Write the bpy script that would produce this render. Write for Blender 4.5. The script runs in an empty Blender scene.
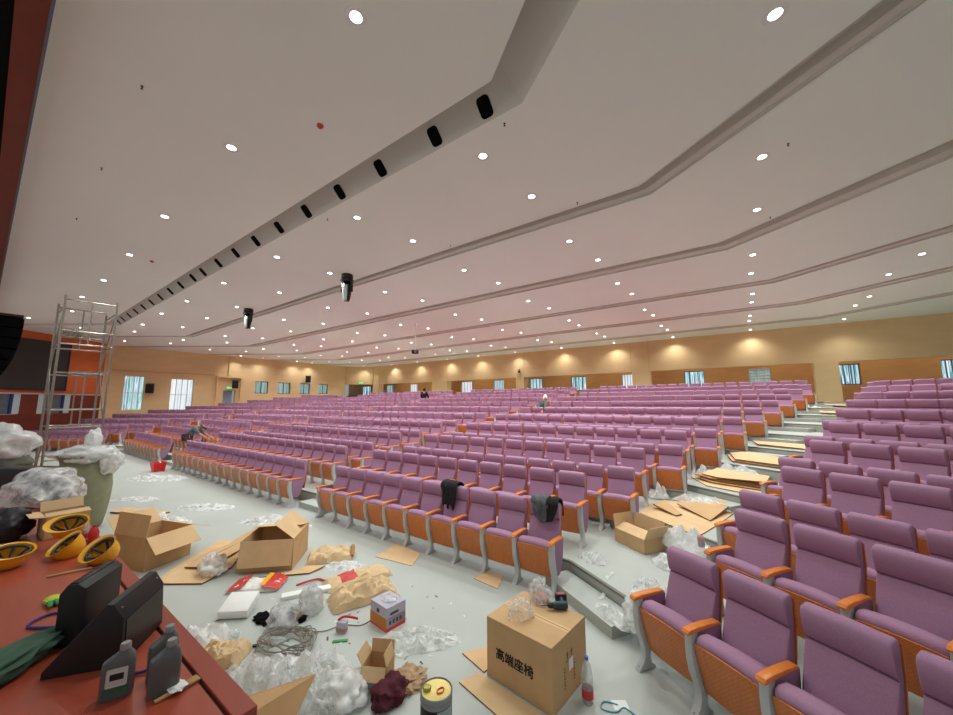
import bpy, bmesh, math, random
from mathutils import Vector, Matrix, Euler, noise
random.seed(7)
SC = bpy.context.scene
COL = SC.collection
PI = math.pi

# ------------------------------------------------------------------ camera, world, exposure
FPX, YAW, PITCH, ROLL, EYE = 359.36, 35.945, 7.159, -0.177, 2.4
cam_d = bpy.data.cameras.new('camera')
cam_d.sensor_width = 36.0
cam_d.lens = 36.0 * FPX / 953.0
cam_d.clip_start = 0.03
cam_d.clip_end = 200
cam = bpy.data.objects.new('camera', cam_d)
COL.objects.link(cam)
_y, _p, _r = (math.radians(v) for v in (YAW, PITCH, ROLL))
FWD = Vector((-math.sin(_y) * math.cos(_p), math.cos(_y) * math.cos(_p), math.sin(_p)))
_R0 = Vector((math.cos(_y), math.sin(_y), 0))
_U0 = _R0.cross(FWD)
RGT = _R0 * math.cos(_r) + _U0 * math.sin(_r)
UPV = -_R0 * math.sin(_r) + _U0 * math.cos(_r)
cam.matrix_world = Matrix(((RGT.x, UPV.x, -FWD.x, 0), (RGT.y, UPV.y, -FWD.y, 0), (RGT.z, UPV.z, -FWD.z, EYE), (0, 0, 0, 1)))
SC.camera = cam

W = bpy.data.worlds.new('world')
SC.world = W
W.use_nodes = True
W.node_tree.nodes['Background'].inputs[0].default_value = (0.93, 0.97, 1.0, 1)
W.node_tree.nodes['Background'].inputs[1].default_value = 0.3
SC.view_settings.view_transform = 'Standard'
SC.view_settings.look = 'None'
SC.view_settings.gamma = 1.0
SC.view_settings.use_curve_mapping = False
SC.view_settings.exposure = 0.0
SPOT_POWER = 165.0
SPOT_POWER_FAR = 285.0
SPOT_POWER_WALL = 110.0
LENS_GLOW = 14.0
STAGE_FILL_POWER = 40.0
try:
    SC.cycles.max_bounces = 10
    SC.cycles.diffuse_bounces = 5
    SC.cycles.transparent_max_bounces = 24
    SC.cycles.use_denoising = True
    SC.cycles.sample_clamp_indirect = 6.0
except Exception:
    pass

def area_lamp(name, loc, target, sx, sy, power, col):
    d = bpy.data.lights.new(name, 'AREA'); d.shape = 'RECTANGLE'; d.size = sx; d.size_y = sy
    d.energy = power; d.color = col
    o = bpy.data.objects.new(name, d); COL.objects.link(o); o.location = loc
    o.rotation_euler = (Vector(target) - Vector(loc)).to_track_quat('-Z', 'Y').to_euler()
    return o
# unseen fill lights added over the stage behind the camera to brighten the hall
for i, x in enumerate((4, -6, -16, -26)):
    area_lamp('stage_fill_light', (x, -3.0, 5.6), (x - 1, 9, 2.0), 7, 1.6, STAGE_FILL_POWER, (1.0, 0.96, 0.9))

# ------------------------------------------------------------------ mesh helpers
class B:
    """Collects shapes into one mesh."""
    def __init__(s):
        s.bm = bmesh.new()
    def _done(s, verts, mi, M):
        if M is not None:
            bmesh.ops.transform(s.bm, matrix=M, verts=verts)
        fs = set()
        for v in verts:
            for f in v.link_faces:
                fs.add(f)
        for f in fs:
            f.material_index = mi
        return list(fs)
    def box(s, x0, x1, y0, y1, z0, z1, bev=0.0, mi=0, M=None, seg=2):
        r = bmesh.ops.create_cube(s.bm, size=1.0)
        vs = r['verts']
        for v in vs:
            v.co = Vector(((x0 + x1) / 2 + v.co.x * (x1 - x0), (y0 + y1) / 2 + v.co.y * (y1 - y0), (z0 + z1) / 2 + v.co.z * (z1 - z0)))
        if bev > 0:
            es = list({e for v in vs for e in v.link_edges})
            rb = bmesh.ops.bevel(s.bm, geom=es, offset=bev, segments=seg, affect='EDGES', profile=0.5)
            vs = list({v for f in rb['faces'] for v in f.verts} | {v for v in vs if v.is_valid})
        s._done(vs, mi, M)
        return s
    def prism(s, poly, x0, x1, axis='x', bev=0.0, mi=0, M=None, seg=2):
        """poly = [(a, b)] extruded along axis between x0 and x1 (x: a,b=y,z; y: a,b=x,z; z: a,b=x,y)."""
        def P(a, b, t):
            return (t, a, b) if axis == 'x' else ((a, t, b) if axis == 'y' else (a, b, t))
        v0 = [s.bm.verts.new(P(a, b, x0)) for a, b in poly]
        v1 = [s.bm.verts.new(P(a, b, x1)) for a, b in poly]
        n = len(poly)
        fs = [s.bm.faces.new(v0), s.bm.faces.new(v1[::-1])]
        for i in range(n):
            fs.append(s.bm.faces.new((v0[i], v0[(i + 1) % n], v1[(i + 1) % n], v1[i])))
        bmesh.ops.recalc_face_normals(s.bm, faces=fs)
        vs = v0 + v1
        if bev > 0:
            es = list({e for f in fs[:2] for e in f.edges})
            rb = bmesh.ops.bevel(s.bm, geom=es, offset=bev, segments=seg, affect='EDGES', profile=0.5)
            vs = list({v for f in rb['faces'] for v in f.verts} | {v for v in vs if v.is_valid})
        s._done(vs, mi, M)
        return s
    def loft(s, rings, mi=0, M=None, caps=True, closed=True):
        R = [[s.bm.verts.new(p) for p in r] for r in rings]
        n = len(R[0]); fs = []
        for a, b in zip(R, R[1:]):
            for i in range(n if closed else n - 1):
                fs.append(s.bm.faces.new((a[i], a[(i + 1) % n], b[(i + 1) % n], b[i])))
        if caps and closed:
            fs.append(s.bm.faces.new(R[0][::-1])); fs.append(s.bm.faces.new(R[-1]))
        bmesh.ops.recalc_face_normals(s.bm, faces=fs)
        s._done([v for r in R for v in r], mi, M)
        return s
    def tube(s, pts, r, n=8, mi=0, M=None, caps=True):
        pts = [Vector(p) for p in pts]
        rr = r if isinstance(r, (list, tuple)) else [r] * len(pts)
        rings = []
        up = Vector((0, 0, 1))
        last = None
        for i, p in enumerate(pts):
            d = (pts[min(i + 1, len(pts) - 1)] - pts[max(i - 1, 0)])
            d = d.normalized() if d.length > 1e-9 else Vector((0, 0, 1))
            ref = last if last is not None else (up if abs(d.z) < 0.95 else Vector((1, 0, 0)))
            a = d.cross(ref)
            if a.length < 1e-6:
                a = d.cross(Vector((0.3, 0.9, 0.2)))
            a.normalize(); b = a.cross(d).normalized(); last = b
            rings.append([p + (a * math.cos(2 * PI * k / n) + b * math.sin(2 * PI * k / n)) * rr[i] for k in range(n)])
        return s.loft(rings, mi, M, caps)
    def lathe(s, prof, n=20, mi=0, M=None, caps=True):
        return s.loft([[(r * math.cos(2 * PI * k / n), r * math.sin(2 * PI * k / n), z) for k in range(n)] for r, z in prof], mi, M, caps)
    def grid(s, fn, nu, nv, mi=0, M=None):
        V = [[s.bm.verts.new(fn(i / nu, j / nv)) for j in range(nv + 1)] for i in range(nu + 1)]
        for i in range(nu):
            for j in range(nv):
                s.bm.faces.new((V[i][j], V[i + 1][j], V[i + 1][j + 1], V[i][j + 1]))
        s._done([v for r in V for v in r], mi, M)
        return s
    def poly(s, pts, mi=0):
        f = s.bm.faces.new([s.bm.verts.new(p) for p in pts]); f.material_index = mi
        return s
    def slab(s, pts, z0, z1, mi=0, bev=0.0):
        return s.prism([(p[0], p[1]) for p in pts], z0, z1, axis='z', mi=mi, bev=bev)
    def blob(s, rx, ry, rz, amp=0.25, freq=2.0, sub=3, seed=0.0, flat=None, mi=0, M=None, ridge=False):
        r = bmesh.ops.create_icosphere(s.bm, subdivisions=sub, radius=1.0)
        for v in r['verts']:
            d = v.co.normalized()
            q = d * freq + Vector((seed, seed * 1.7, -seed))
            n_ = noise.noise(q) + .42 * noise.noise(q * 2.3) + .16 * noise.noise(q * 5.1)
            if ridge:
                n_ = 0.6 - abs(n_) * 1.8
            k = 1 + amp * n_
            v.co = Vector((d.x * rx * k, d.y * ry * k, d.z * rz * k))
            if flat is not None and v.co.z < flat:
                v.co.z = flat + (v.co.z - flat) * 0.02
        s._done(r['verts'], mi, M)
        return s
    def build(s, name, mats, parent=None, loc=None, rot=None, smooth=True, ang=38):
        me = bpy.data.meshes.new(name)
        bm = s.bm
        bm.normal_update()
        if smooth:
            lim = math.radians(ang)
            for f in bm.faces:
                f.smooth = True
            for e in bm.edges:
                if len(e.link_faces) == 2:
                    try:
                        e.smooth = e.calc_face_angle() < lim
                    except Exception:
                        pass
        bm.to_mesh(me); bm.free()
        for m in (mats if isinstance(mats, (list, tuple)) else [mats]):
            me.materials.append(m)
        o = bpy.data.objects.new(name, me)
        COL.objects.link(o)
        if parent is not None:
            o.parent = parent
        if loc is not None:
            o.location = loc
        if rot is not None:
            o.rotation_euler = rot
        return o

def tag(o, label=None, cat=None, group=None, kind=None):
    if label: o['label'] = label
    if cat: o['category'] = cat
    if group: o['group'] = group
    if kind: o['kind'] = kind
    return o
def thing(name, label, cat, loc=(0, 0, 0), rz=0.0, group=None, rot=None):
    o = bpy.data.objects.new(name, None)
    COL.objects.link(o)
    o.empty_display_size = 0.1
    o.location = loc
    o.rotation_euler = rot if rot is not None else (0, 0, rz)
    return tag(o, label, cat, group)
def struct(o):
    o['kind'] = 'structure'
    return o
def T(x, y, z, rx=0, ry=0, rz=0):
    return Matrix.Translation((x, y, z)) @ Euler((rx, ry, rz)).to_matrix().to_4x4()
def copy_tree(src, kids):
    r = src.copy(); COL.objects.link(r)
    for k in kids:
        c = k.copy(); c.parent = r; COL.objects.link(c)
    return r

# ------------------------------------------------------------------ materials
def lin(c):
    return tuple((v / 12.92 if v <= 0.04045 else ((v + 0.055) / 1.055) ** 2.4) for v in c)
def hexc(h):
    return lin(tuple(int(h[i:i + 2], 16) / 255 for i in (0, 2, 4)))
def mat(name, h, rough=0.6, metal=0.0, var=0.0, vscale=6.0, bump=0.0, bscale=60.0, spec=0.5, trans=0.0, alpha=1.0, emit=None, estr=1.0, stretch=None, coat=0.0):
    m = bpy.data.materials.new(name); m.use_nodes = True
    nt = m.node_tree; N = nt.nodes; L = nt.links
    b = N['Principled BSDF']
    c = hexc(h) if isinstance(h, str) else h
    b.inputs['Base Color'].default_value = (*c, 1)
    b.inputs['Roughness'].default_value = rough
    b.inputs['Metallic'].default_value = metal
    b.inputs['Specular IOR Level'].default_value = spec
    b.inputs['Transmission Weight'].default_value = trans
    b.inputs['Alpha'].default_value = alpha
    b.inputs['Coat Weight'].default_value = coat
    tc = N.new('ShaderNodeTexCoord')
    src = tc.outputs['Object']
    if stretch:
        mp = N.new('ShaderNodeMapping'); mp.inputs['Scale'].default_value = stretch
        L.new(src, mp.inputs['Vector']); src = mp.outputs['Vector']
    if var > 0:
        nz = N.new('ShaderNodeTexNoise'); nz.inputs['Scale'].default_value = vscale; nz.inputs['Detail'].default_value = 5
        L.new(src, nz.inputs['Vector'])
        cr = N.new('ShaderNodeValToRGB')
        cr.color_ramp.elements[0].position = 0.3; cr.color_ramp.elements[1].position = 0.7
        cr.color_ramp.elements[0].color = (*[max(0, v * (1 - var)) for v in c], 1)
        cr.color_ramp.elements[1].color = (*[min(1, v * (1 + var)) for v in c], 1)
        L.new(nz.outputs['Fac'], cr.inputs['Fac']); L.new(cr.outputs['Color'], b.inputs['Base Color'])
    if bump > 0:
        n2 = N.new('ShaderNodeTexNoise'); n2.inputs['Scale'].default_value = bscale; n2.inputs['Detail'].default_value = 3
        L.new(src, n2.inputs['Vector'])
        bp = N.new('ShaderNodeBump'); bp.inputs['Strength'].default_value = bump; bp.inputs['Distance'].default_value = 0.01
        L.new(n2.outputs['Fac'], bp.inputs['Height']); L.new(bp.outputs['Normal'], b.inputs['Normal'])
    if emit is not None:
        b.inputs['Emission Color'].default_value = (*(hexc(emit) if isinstance(emit, str) else emit), 1)
        b.inputs['Emission Strength'].default_value = estr
    return m
def film(name, h, opac=0.45, rough=0.25, bscale=14.0, opvar=0.35, nscale=9.0):
    """Crumpled plastic film: a glossy whitish sheet mixed with clear."""
    m = bpy.data.materials.new(name); m.use_nodes = True
    nt = m.node_tree; N = nt.nodes; L = nt.links
    b = N['Principled BSDF']; out = N['Material Output']
    b.inputs['Base Color'].default_value = (*hexc(h), 1); b.inputs['Roughness'].default_value = rough
    b.inputs['Specular IOR Level'].default_value = 0.6
    tl = N.new('ShaderNodeBsdfTranslucent'); tl.inputs[0].default_value = (*hexc(h), 1)
    bt = N.new('ShaderNodeMixShader'); bt.inputs[0].default_value = 0.3
    L.new(b.outputs[0], bt.inputs[1]); L.new(tl.outputs[0], bt.inputs[2])
    tr = N.new('ShaderNodeBsdfTransparent'); mx = N.new('ShaderNodeMixShader')
    tc = N.new('ShaderNodeTexCoord')
    nz = N.new('ShaderNodeTexNoise'); nz.inputs['Scale'].default_value = nscale; nz.inputs['Detail'].default_value = 6
    L.new(tc.outputs['Object'], nz.inputs['Vector'])
    mr = N.new('ShaderNodeMapRange'); mr.inputs['From Min'].default_value = 0.35; mr.inputs['From Max'].default_value = 0.65
    mr.inputs['To Min'].default_value = max(0, opac - opvar); mr.inputs['To Max'].default_value = min(1, opac + opvar)
    L.new(nz.outputs['Fac'], mr.inputs['Value'])
    n2 = N.new('ShaderNodeTexNoise'); n2.inputs['Scale'].default_value = bscale; n2.inputs['Detail'].default_value = 5
    L.new(tc.outputs['Object'], n2.inputs['Vector'])
    bp = N.new('ShaderNodeBump'); bp.inputs['Strength'].default_value = 0.6; bp.inputs['Distance'].default_value = 0.012
    L.new(n2.outputs['Fac'], bp.inputs['Height']); L.new(bp.outputs['Normal'], b.inputs['Normal'])
    L.new(mr.outputs['Result'], mx.inputs[0]); L.new(tr.outputs[0], mx.inputs[1]); L.new(bt.outputs[0], mx.inputs[2])
    L.new(mx.outputs[0], out.inputs['Surface'])
    return m
def perforated(name, h, dot):
    """Orange wood board with a grid of small drilled holes."""
    m = mat(name, h, 0.45, var=0.12, vscale=5.0, stretch=(6, 6, 1.0))
    nt = m.node_tree; N = nt.nodes; L = nt.links; b = N['Principled BSDF']
    tc = N.new('ShaderNodeTexCoord'); mp = N.new('ShaderNodeMapping'); mp.inputs['Scale'].default_value = (48, 0.0, 48); mp.inputs['Rotation'].default_value = (0, math.radians(45), 0)
    L.new(tc.outputs['Object'], mp.inputs['Vector'])
    vo = N.new('ShaderNodeTexVoronoi'); vo.inputs['Scale'].default_value = 1.0; vo.inputs['Randomness'].default_value = 0.0
    L.new(mp.outputs['Vector'], vo.inputs['Vector'])
    lt = N.new('ShaderNodeMath'); lt.operation = 'LESS_THAN'; lt.inputs[1].default_value = 0.24
    L.new(vo.outputs['Distance'], lt.inputs[0])
    mx = N.new('ShaderNodeMix'); mx.data_type = 'RGBA'
    src = b.inputs['Base Color'].links[0].from_socket
    L.new(lt.outputs[0], mx.inputs['Factor']); L.new(src, mx.inputs[6]); mx.inputs[7].default_value = (*hexc(dot), 1)
    L.new(mx.outputs[2], b.inputs['Base Color'])
    return m
def panelled(name, h, var, px, pz, seam=0.82):
    """Painted or veneered board with fine butt joints every px metres across and pz metres up."""
    m = mat(name, h, 0.5, var=var, vscale=1.2, stretch=(1, 1, 4))
    return m
M_ = {}
def mm(k, *a, **kw):
    M_[k] = mat(k, *a, **kw); return M_[k]
mm('seat_fabric', 'A9829F', 0.85, var=0.07, vscale=90, bump=0.12, bscale=260, spec=0.2)
mm('side_fabric', '9F7996', 0.85, var=0.07, vscale=90, bump=0.1, bscale=260, spec=0.2)
mm('orange_wood', 'E8862F', 0.38, var=0.12, vscale=8, stretch=(2, 8, 2), coat=0.2)
mm('back_wood', 'C96A27', 0.42, var=0.14, vscale=7, stretch=(7, 7, 1))
M_['board_wood'] = perforated('board_wood', 'C8763A', 'BA682E')
mm('grey_metal', 'BABEBF', 0.5, 0.1, var=0.04)
mm('dark_metal', '2A2B2D', 0.5, 0.4)
mm('steel', 'A29C92', 0.4, 0.8, var=0.1, vscale=20)
mm('ceiling_paint', 'EEF4EA', 0.9, var=0.015, vscale=0.4, spec=0.2)
mm('ceiling_groove', 'D6D4CA', 0.9, spec=0.2)
mm('slot_paint', 'D2D2CA', 0.9, spec=0.2)
mm('floor_vinyl', 'B4BBB7', 0.42, var=0.035, vscale=1.3, spec=0.4)
mm('floor_terrace', 'B2B9B4', 0.5, var=0.04, vscale=2, spec=0.4)
mm('riser_paint', 'A9ABA3', 0.6, var=0.04, vscale=3)
mm('wall_wood', 'E6C898', 0.55, var=0.04, vscale=1.0, stretch=(1, 1, 3), spec=0.3)
mm('recess_wood', 'CF9D66', 0.6, var=0.06, vscale=1.5, stretch=(1, 1, 3), spec=0.3)
mm('orange_panel', 'C8612A', 0.5, var=0.06, vscale=1.5, stretch=(1, 1, 3))
mm('brown_panel', '6E2A16', 0.5, var=0.1, vscale=2, stretch=(1, 1, 3))
mm('stage_wood', 'A34B37', 0.28, var=0.09, vscale=2.2, stretch=(1.0, 5, 1), spec=0.5)
mm('stage_edge', '98402E', 0.3, var=0.08, vscale=2, stretch=(1, 5, 1))
mm('stage_seam', '2A120D', 0.8)
mm('stage_face', 'B58A63', 0.5, var=0.1, vscale=3, stretch=(1, 1, 5))
mm('black_cloth', '0B0B0C', 0.95, spec=0.1)
mm('black_plastic', '1B1C1E', 0.5, var=0.05, vscale=40, bump=0.05, bscale=300)
mm('black_gloss', '131415', 0.25)
mm('screen_black', '2A2B29', 0.5, var=0.08, vscale=2)
mm('dark_frame', '2B2724', 0.5)
mm('white_paint', 'E6E6E4', 0.6)
mm('cardboard', 'C9A67C', 0.8, var=0.06, vscale=5, bump=0.05, bscale=30, spec=0.2)
mm('cardboard_light', 'D8B88E', 0.8, var=0.06, vscale=5, spec=0.2)
mm('cardboard_dark', 'AA8053', 0.85, var=0.08, vscale=5, spec=0.2)
mm('cardboard_edge', '8A6038', 0.9, var=0.1, vscale=60)
mm('kraft', 'D6BA90', 0.75, var=0.06, vscale=7, bump=0.35, bscale=22)
mm('foam_white', 'EDEFEF', 0.8, var=0.02, bump=0.08, bscale=150)
mm('ink_black', '1A1412', 0.8)
mm('ink_brown', '7A5532', 0.85)
mm('red', 'C9322E', 0.45, var=0.06)
mm('red_orange', 'D2402A', 0.5)
mm('white_plastic', 'E9E9E6', 0.4)
mm('yellow_plastic', 'F0B01A', 0.35, var=0.04, coat=0.3)
mm('tin_yellow', 'DDCB7C', 0.35, 0.3, var=0.05)
mm('tin_grey', '8E9094', 0.4, 0.5)
mm('tin_black', '111315', 0.4)
mm('tin_pale', '93A5A5', 0.4)
mm('blue_plastic', '2F6FC4', 0.4)
mm('cyan_cord', '49A7BE', 0.5)
mm('purple_cord', '372B7E', 0.5)
mm('grey_bottle', '5D5F60', 0.42, var=0.05)
mm('grey_bottle_pale', '8E8F8D', 0.42)
mm('label_white', 'C9CBC9', 0.6)
mm('green_dark', '3F5E4C', 0.8, var=0.15, vscale=8, bump=0.4, bscale=10)
mm('green', '3C8F57', 0.6)
mm('lime', 'B9CC3C', 0.7)
mm('burgundy', '4E1526', 0.9, var=0.15, vscale=12, bump=0.5, bscale=12)
mm('shavings', 'A78B6C', 0.9, var=0.3, vscale=20, bump=0.8, bscale=25)
mm('woven_sack', '8F9277', 0.75, var=0.08, vscale=9, bump=0.25, bscale=30)
mm('sack_grey', '6E7468', 0.8, var=0.12, vscale=9, bump=0.3, bscale=20)
mm('cord_grey', '8C857C', 0.7)
mm('black_jacket', '141417', 0.9, var=0.2, vscale=14, bump=0.6, bscale=18)
mm('grey_jacket', '58595E', 0.9, var=0.25, vscale=14, bump=0.6, bscale=18)
mm('skin', 'B9805F', 0.6)
mm('hair', '15110F', 0.7)
mm('shirt_grey', '5C6E74', 0.85, var=0.1, vscale=10)
mm('trousers_dark', '22222A', 0.9)
mm('trousers_wine', '5A3B4C', 0.9)
mm('wood_stick', 'C6A275', 0.7, var=0.1, stretch=(1, 1, 6))
mm('bristle', 'B08D5E', 0.9)
mm('chrome', 'C4D0CC', 0.2, 0.5)
mm('grey_box_paint', '4A6A8A', 0.5)
mm('lavender', 'B9B4C6', 0.5, var=0.06)
mm('carton_orange', 'C9792F', 0.6)
mm('frame_white', 'DADDE0', 0.5)
mm('frame_grey', '6B747C', 0.5)
mm('steel_blue_door', '8FA6B8', 0.45)
mm('exit_green', '2FBF5A', 0.5, emit='3CF07A', estr=1.2)
mm('drill_teal', '1E3A44', 0.5)
mm('water_red', 'C33A3A', 0.5)
M_['film_clear'] = film('film_clear', 'F8FAFA', 0.58, opvar=0.38)
M_['film_white'] = film('film_white', 'F8FAFA', 0.75, opvar=0.28)
M_['film_dense'] = film('film_dense', 'F8FAFA', 0.92, opvar=0.15)
M_['film_grey'] = film('film_grey', 'D6D9DB', 0.55, opvar=0.3)
M_['film_thin'] = film('film_thin', 'F0F4F4', 0.34, opvar=0.26)
M_['bottle_clear'] = film('bottle_clear', 'DCE6EA', 0.4, 0.1, 3, 0.1)
def glow(name, h, s):
    m = bpy.data.materials.new(name); m.use_nodes = True
    N = m.node_tree.nodes; N.remove(N['Principled BSDF'])
    e = N.new('ShaderNodeEmission'); e.inputs[0].default_value = (*hexc(h), 1); e.inputs[1].default_value = s
    m.node_tree.links.new(e.outputs[0], N['Material Output'].inputs['Surface'])
    M_[name] = m
    return m
glow('lens_glow', 'FFF6EA', LENS_GLOW)
def daylight(name, cols, seed):
    """The bright outdoors seen through a window: vertical bands of sky and building."""
    m = bpy.data.materials.new(name); m.use_nodes = True
    nt = m.node_tree; N = nt.nodes; L = nt.links; N.remove(N['Principled BSDF'])
    e = N.new('ShaderNodeEmission'); e.inputs[1].default_value = 1.0
    tc = N.new('ShaderNodeTexCoord'); mp = N.new('ShaderNodeMapping')
    mp.inputs['Location'].default_value = (seed, seed * 2, 0); mp.inputs['Scale'].default_value = (5, 5, 0.15)
    L.new(tc.outputs['Object'], mp.inputs['Vector'])
    nz = N.new('ShaderNodeTexNoise'); nz.inputs['Scale'].default_value = 1.6; nz.inputs['Detail'].default_value = 2
    L.new(mp.outputs['Vector'], nz.inputs['Vector'])
    cr = N.new('ShaderNodeValToRGB'); cr.color_ramp.interpolation = 'CONSTANT'
    els = cr.color_ramp.elements
    for i, h in enumerate(cols):
        p = 0.34 + 0.3 * i / len(cols) if i else 0.0
        el = els[i] if i < 2 else els.new(p)
        el.position = p; el.color = (*hexc(h), 1)
    L.new(nz.outputs['Fac'], cr.inputs['Fac']); L.new(cr.outputs['Color'], e.inputs[0])
    L.new(e.outputs[0], N['Material Output'].inputs['Surface'])
    M_[name] = m
    return m
daylight('day_cyan', ['6FA9B4', 'CFEFF2', '58A6B8', 'F4FBFF', 'A8D4DE', '3F6E86'], 1.3)
daylight('day_white', ['E8F0F4', 'FFFFFF', 'C9DCE6', 'F4F8FF'], 4.1)
daylight('day_green', ['8FCFC8', 'D9F2F4', '6FB7A4', 'C5D8F0', 'F0FAFF', '7C9CB4'], 7.7)
daylight('day_dim', ['7F9A98', '93ACA8', '6F8C8C', 'A3B7B4'], 2.2)
# ------------------------------------------------------------------ hall layout (metres; +y from the stage to the back wall)
ZC = 6.35            # ceiling
YB = 25.3            # back fascia
YR = 27.5            # wall behind the back gangway
XL = -34.5           # far side wall
CX = -13.6           # centre line of the hall
STZ, STY = 1.15, 0.81  # stage top, stage lip
RISE, DEEP = 0.239, 1.9
ANG = math.radians(32)
TX, TY = math.cos(ANG), -math.sin(ANG)   # along a row of the angled block, away from the aisle
NX, NY = math.sin(ANG), math.cos(ANG)    # up the rake of the angled block
NT = 10
def mir(p):
    return (2 * CX - p[0], p[1]) + tuple(p[2:])
def edge_pts(k):
    """Front lip of terrace k as a polyline from the far side wall to the near side."""
    E = 5.0 + DEEP * (k - 1); N0 = 3.15 + 1.87 * (k - 1)
    jx = (N0 - NY * E) / NX
    a = (jx, E)
    t = (11.5 - jx) / TX
    b = (11.5, E + TY * t)
    return [mir(b), mir(a), a, b]

fl = B()
fl.slab([(-42, -4), (12, -4), (12, 28.2), (-42, 28.2)], -0.1, 0.0)
struct(fl.build('floor', M_['floor_vinyl'], smooth=False))
for k in range(1, NT + 1):
    e = edge_pts(k)
    b = B()
    pts = e + [(11.5, 28.0), (-40, 28.0)]
    b.slab(pts, RISE * (k - 1) - (0.0 if k == 1 else 0.02), RISE * k)
    o = b.build('floor_terrace', [M_['floor_terrace'], M_['riser_paint']], smooth=False)
    for f in o.data.polygons:
        if abs(f.normal.z) < 0.5:
            f.material_index = 1
    struct(o)
    # dark nosing strip along the lip
    nb = B()
    for p, q in zip(e, e[1:]):
        d = Vector((q[0] - p[0], q[1] - p[1], 0)); L = d.length; a = math.atan2(d.y, d.x)
        nb.box(0, L, -0.006, 0.035, RISE * k - 0.028, RISE * k + 0.003, M=T(p[0], p[1], 0, 0, 0, a))
    struct(nb.build('trim_nosing', mat('nosing', '77796F', 0.6) if k == 1 else bpy.data.materials['nosing'], smooth=False))

def half_step(name_pts, z0):
    b = B(); b.slab(name_pts, z0, z0 + RISE / 2)
    o = b.build('step', [M_['floor_terrace'], M_['riser_paint']], smooth=False)
    for f in o.data.polygons:
        if abs(f.normal.z) < 0.5:
            f.material_index = 1
    o['kind'] = 'structure'
for k in range(1, NT + 1):
    e = edge_pts(k)
    for side in (0, 1):
        a = Vector((e[2][0], e[2][1], 0)) + Vector((-0.02, -0.012, 0)); t = Vector((TX, TY, 0)); n = Vector((-NX, -NY, 0))
        q = [a, a + t * 1.22, a + t * 1.22 + n * 0.36, a + n * 0.36]
        if k > 1:
            q[0] = a - t * 0.25; q[3] = q[0] + n * 0.36
        pts = [(v.x, v.y) for v in q]
        if side:
            pts = [mir(p) for p in pts][::-1]
        half_step(pts, RISE * (k - 1))
    y = e[2][1]
    for x0, x1 in ((-8.5, -7.5), (-18.95, -17.3)):
        half_step([(x0, y - 0.36), (x1, y - 0.36), (x1, y), (x0, y)], RISE * (k - 1))

# ------------------------------------------------------------------ ceiling
def fan(k_y, half):
    """Polyline of a ceiling line: straight over the middle block, swept back to the stage over both side blocks."""
    bx = -1.19 + 0.287 * (k_y - 6.81)
    s = math.tan(math.radians(35.5))
    r = (11.5, k_y - (11.5 - bx) * s)
    return [mir(r), mir((bx, k_y)), (bx, k_y), r]
ZG = 0.16
grooves = [(6.78, 7.19), (10.51, 11.15), (14.74, 15.3), (18.72, 19.42), (22.7, 23.35)]
SL0, SL1 = 3.34, 3.86
cuts = [(SL0, SL1)] + grooves
def strip_quads(pa, pb):
    return [[pa[i], pa[i + 1], pb[i + 1], pb[i]] for i in range(3)]
cb = B()
prev = [mir((11.5, -9.9)), mir((-2.18, -0.2)), (-2.18, -0.2), (11.5, -9.9)]
for i, (a, b_) in enumerate(cuts + [(27.7, 27.8)]):
    nxt = fan(a, 0)
    if i == len(cuts):
        nxt = [(-38.7, 27.8), mir((1.5, 27.8)), (1.5, 27.8), (11.5, 27.8)]
    zz = ZC
    for q in strip_quads(prev, nxt):
        if i == 0 and q[0][0] < -30 or i == 0 and q[1][0] > 10:
            pass
        cb.slab(q, zz, zz + 0.05)
    prev = fan(b_, 0)
struct(cb.build('ceiling', M_['ceiling_paint'], smooth=False))
for gi, (a, b_) in enumerate(grooves):
    g = B()
    pa, pm, pb = fan(a, 0), fan(a + (b_ - a) * 0.62, 0), fan(b_, 0)
    for q in strip_quads(pa, pm):
        g.slab(q, ZC + ZG, ZC + ZG + 0.03)
    for q in strip_quads(pm, pb):
        g.slab(q, ZC + 0.05, ZC + 0.08)
    for pl, z0, z1 in ((pa, ZC, ZC + ZG), (pm, ZC + 0.05, ZC + ZG), (pb, ZC, ZC + 0.08)):
        for i in range(3):
            p, q = Vector((*pl[i], 0)), Vector((*pl[i + 1], 0))
            n = Vector((0, 0.012, 0))
            g.slab([p - n, q - n, q + n, p + n], z0, z1)
    struct(g.build('ceiling_trim', M_['ceiling_groove'], smooth=False))
# slot for the stage lanterns: a face sloping up and back towards the stage
sl = B()
pa, pb = fan(SL0, 0), fan(SL1, 0)
for i in range(3):
    p0, p1 = Vector((*pb[i], ZC)), Vector((*pb[i + 1], ZC))
    d = (p1 - p0).normalized(); n = Vector((-d.y, d.x, 0))
    if n.y > 0: n = -n
    up = n * 0.62 + Vector((0, 0, 0.62))
    sl.poly([p0, p1, p1 + up, p0 + up])
    a0, a1 = Vector((*pa[i], ZC)), Vector((*pa[i + 1], ZC))
    sl.poly([a0, a1, a1 + Vector((0, 0.02, 0.75)), a0 + Vector((0, 0.02, 0.75))])
struct(sl.build('ceiling_slot', M_['slot_paint'], smooth=False))
ordn = ['first', 'second', 'third', 'fourth', 'fifth', 'sixth', 'seventh', 'eighth', 'ninth', 'tenth', 'eleventh', 'twelfth', 'thirteenth', 'fourteenth', 'fifteenth', 'sixteenth', 'seventeenth', 'eighteenth', 'nineteenth', 'twentieth', 'twenty-first', 'twenty-second', 'twenty-third', 'twenty-fourth', 'twenty-fifth']
slot_x = [-2.55, -3.49, -4.77, -5.98, -7.19, -8.39, -9.59, -10.81, -12.01, -13.24, -14.13, -15.35, -16.51, -17.73, -18.95, -20.17, -21.4, -22.61, -23.83, -24.77]
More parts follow.
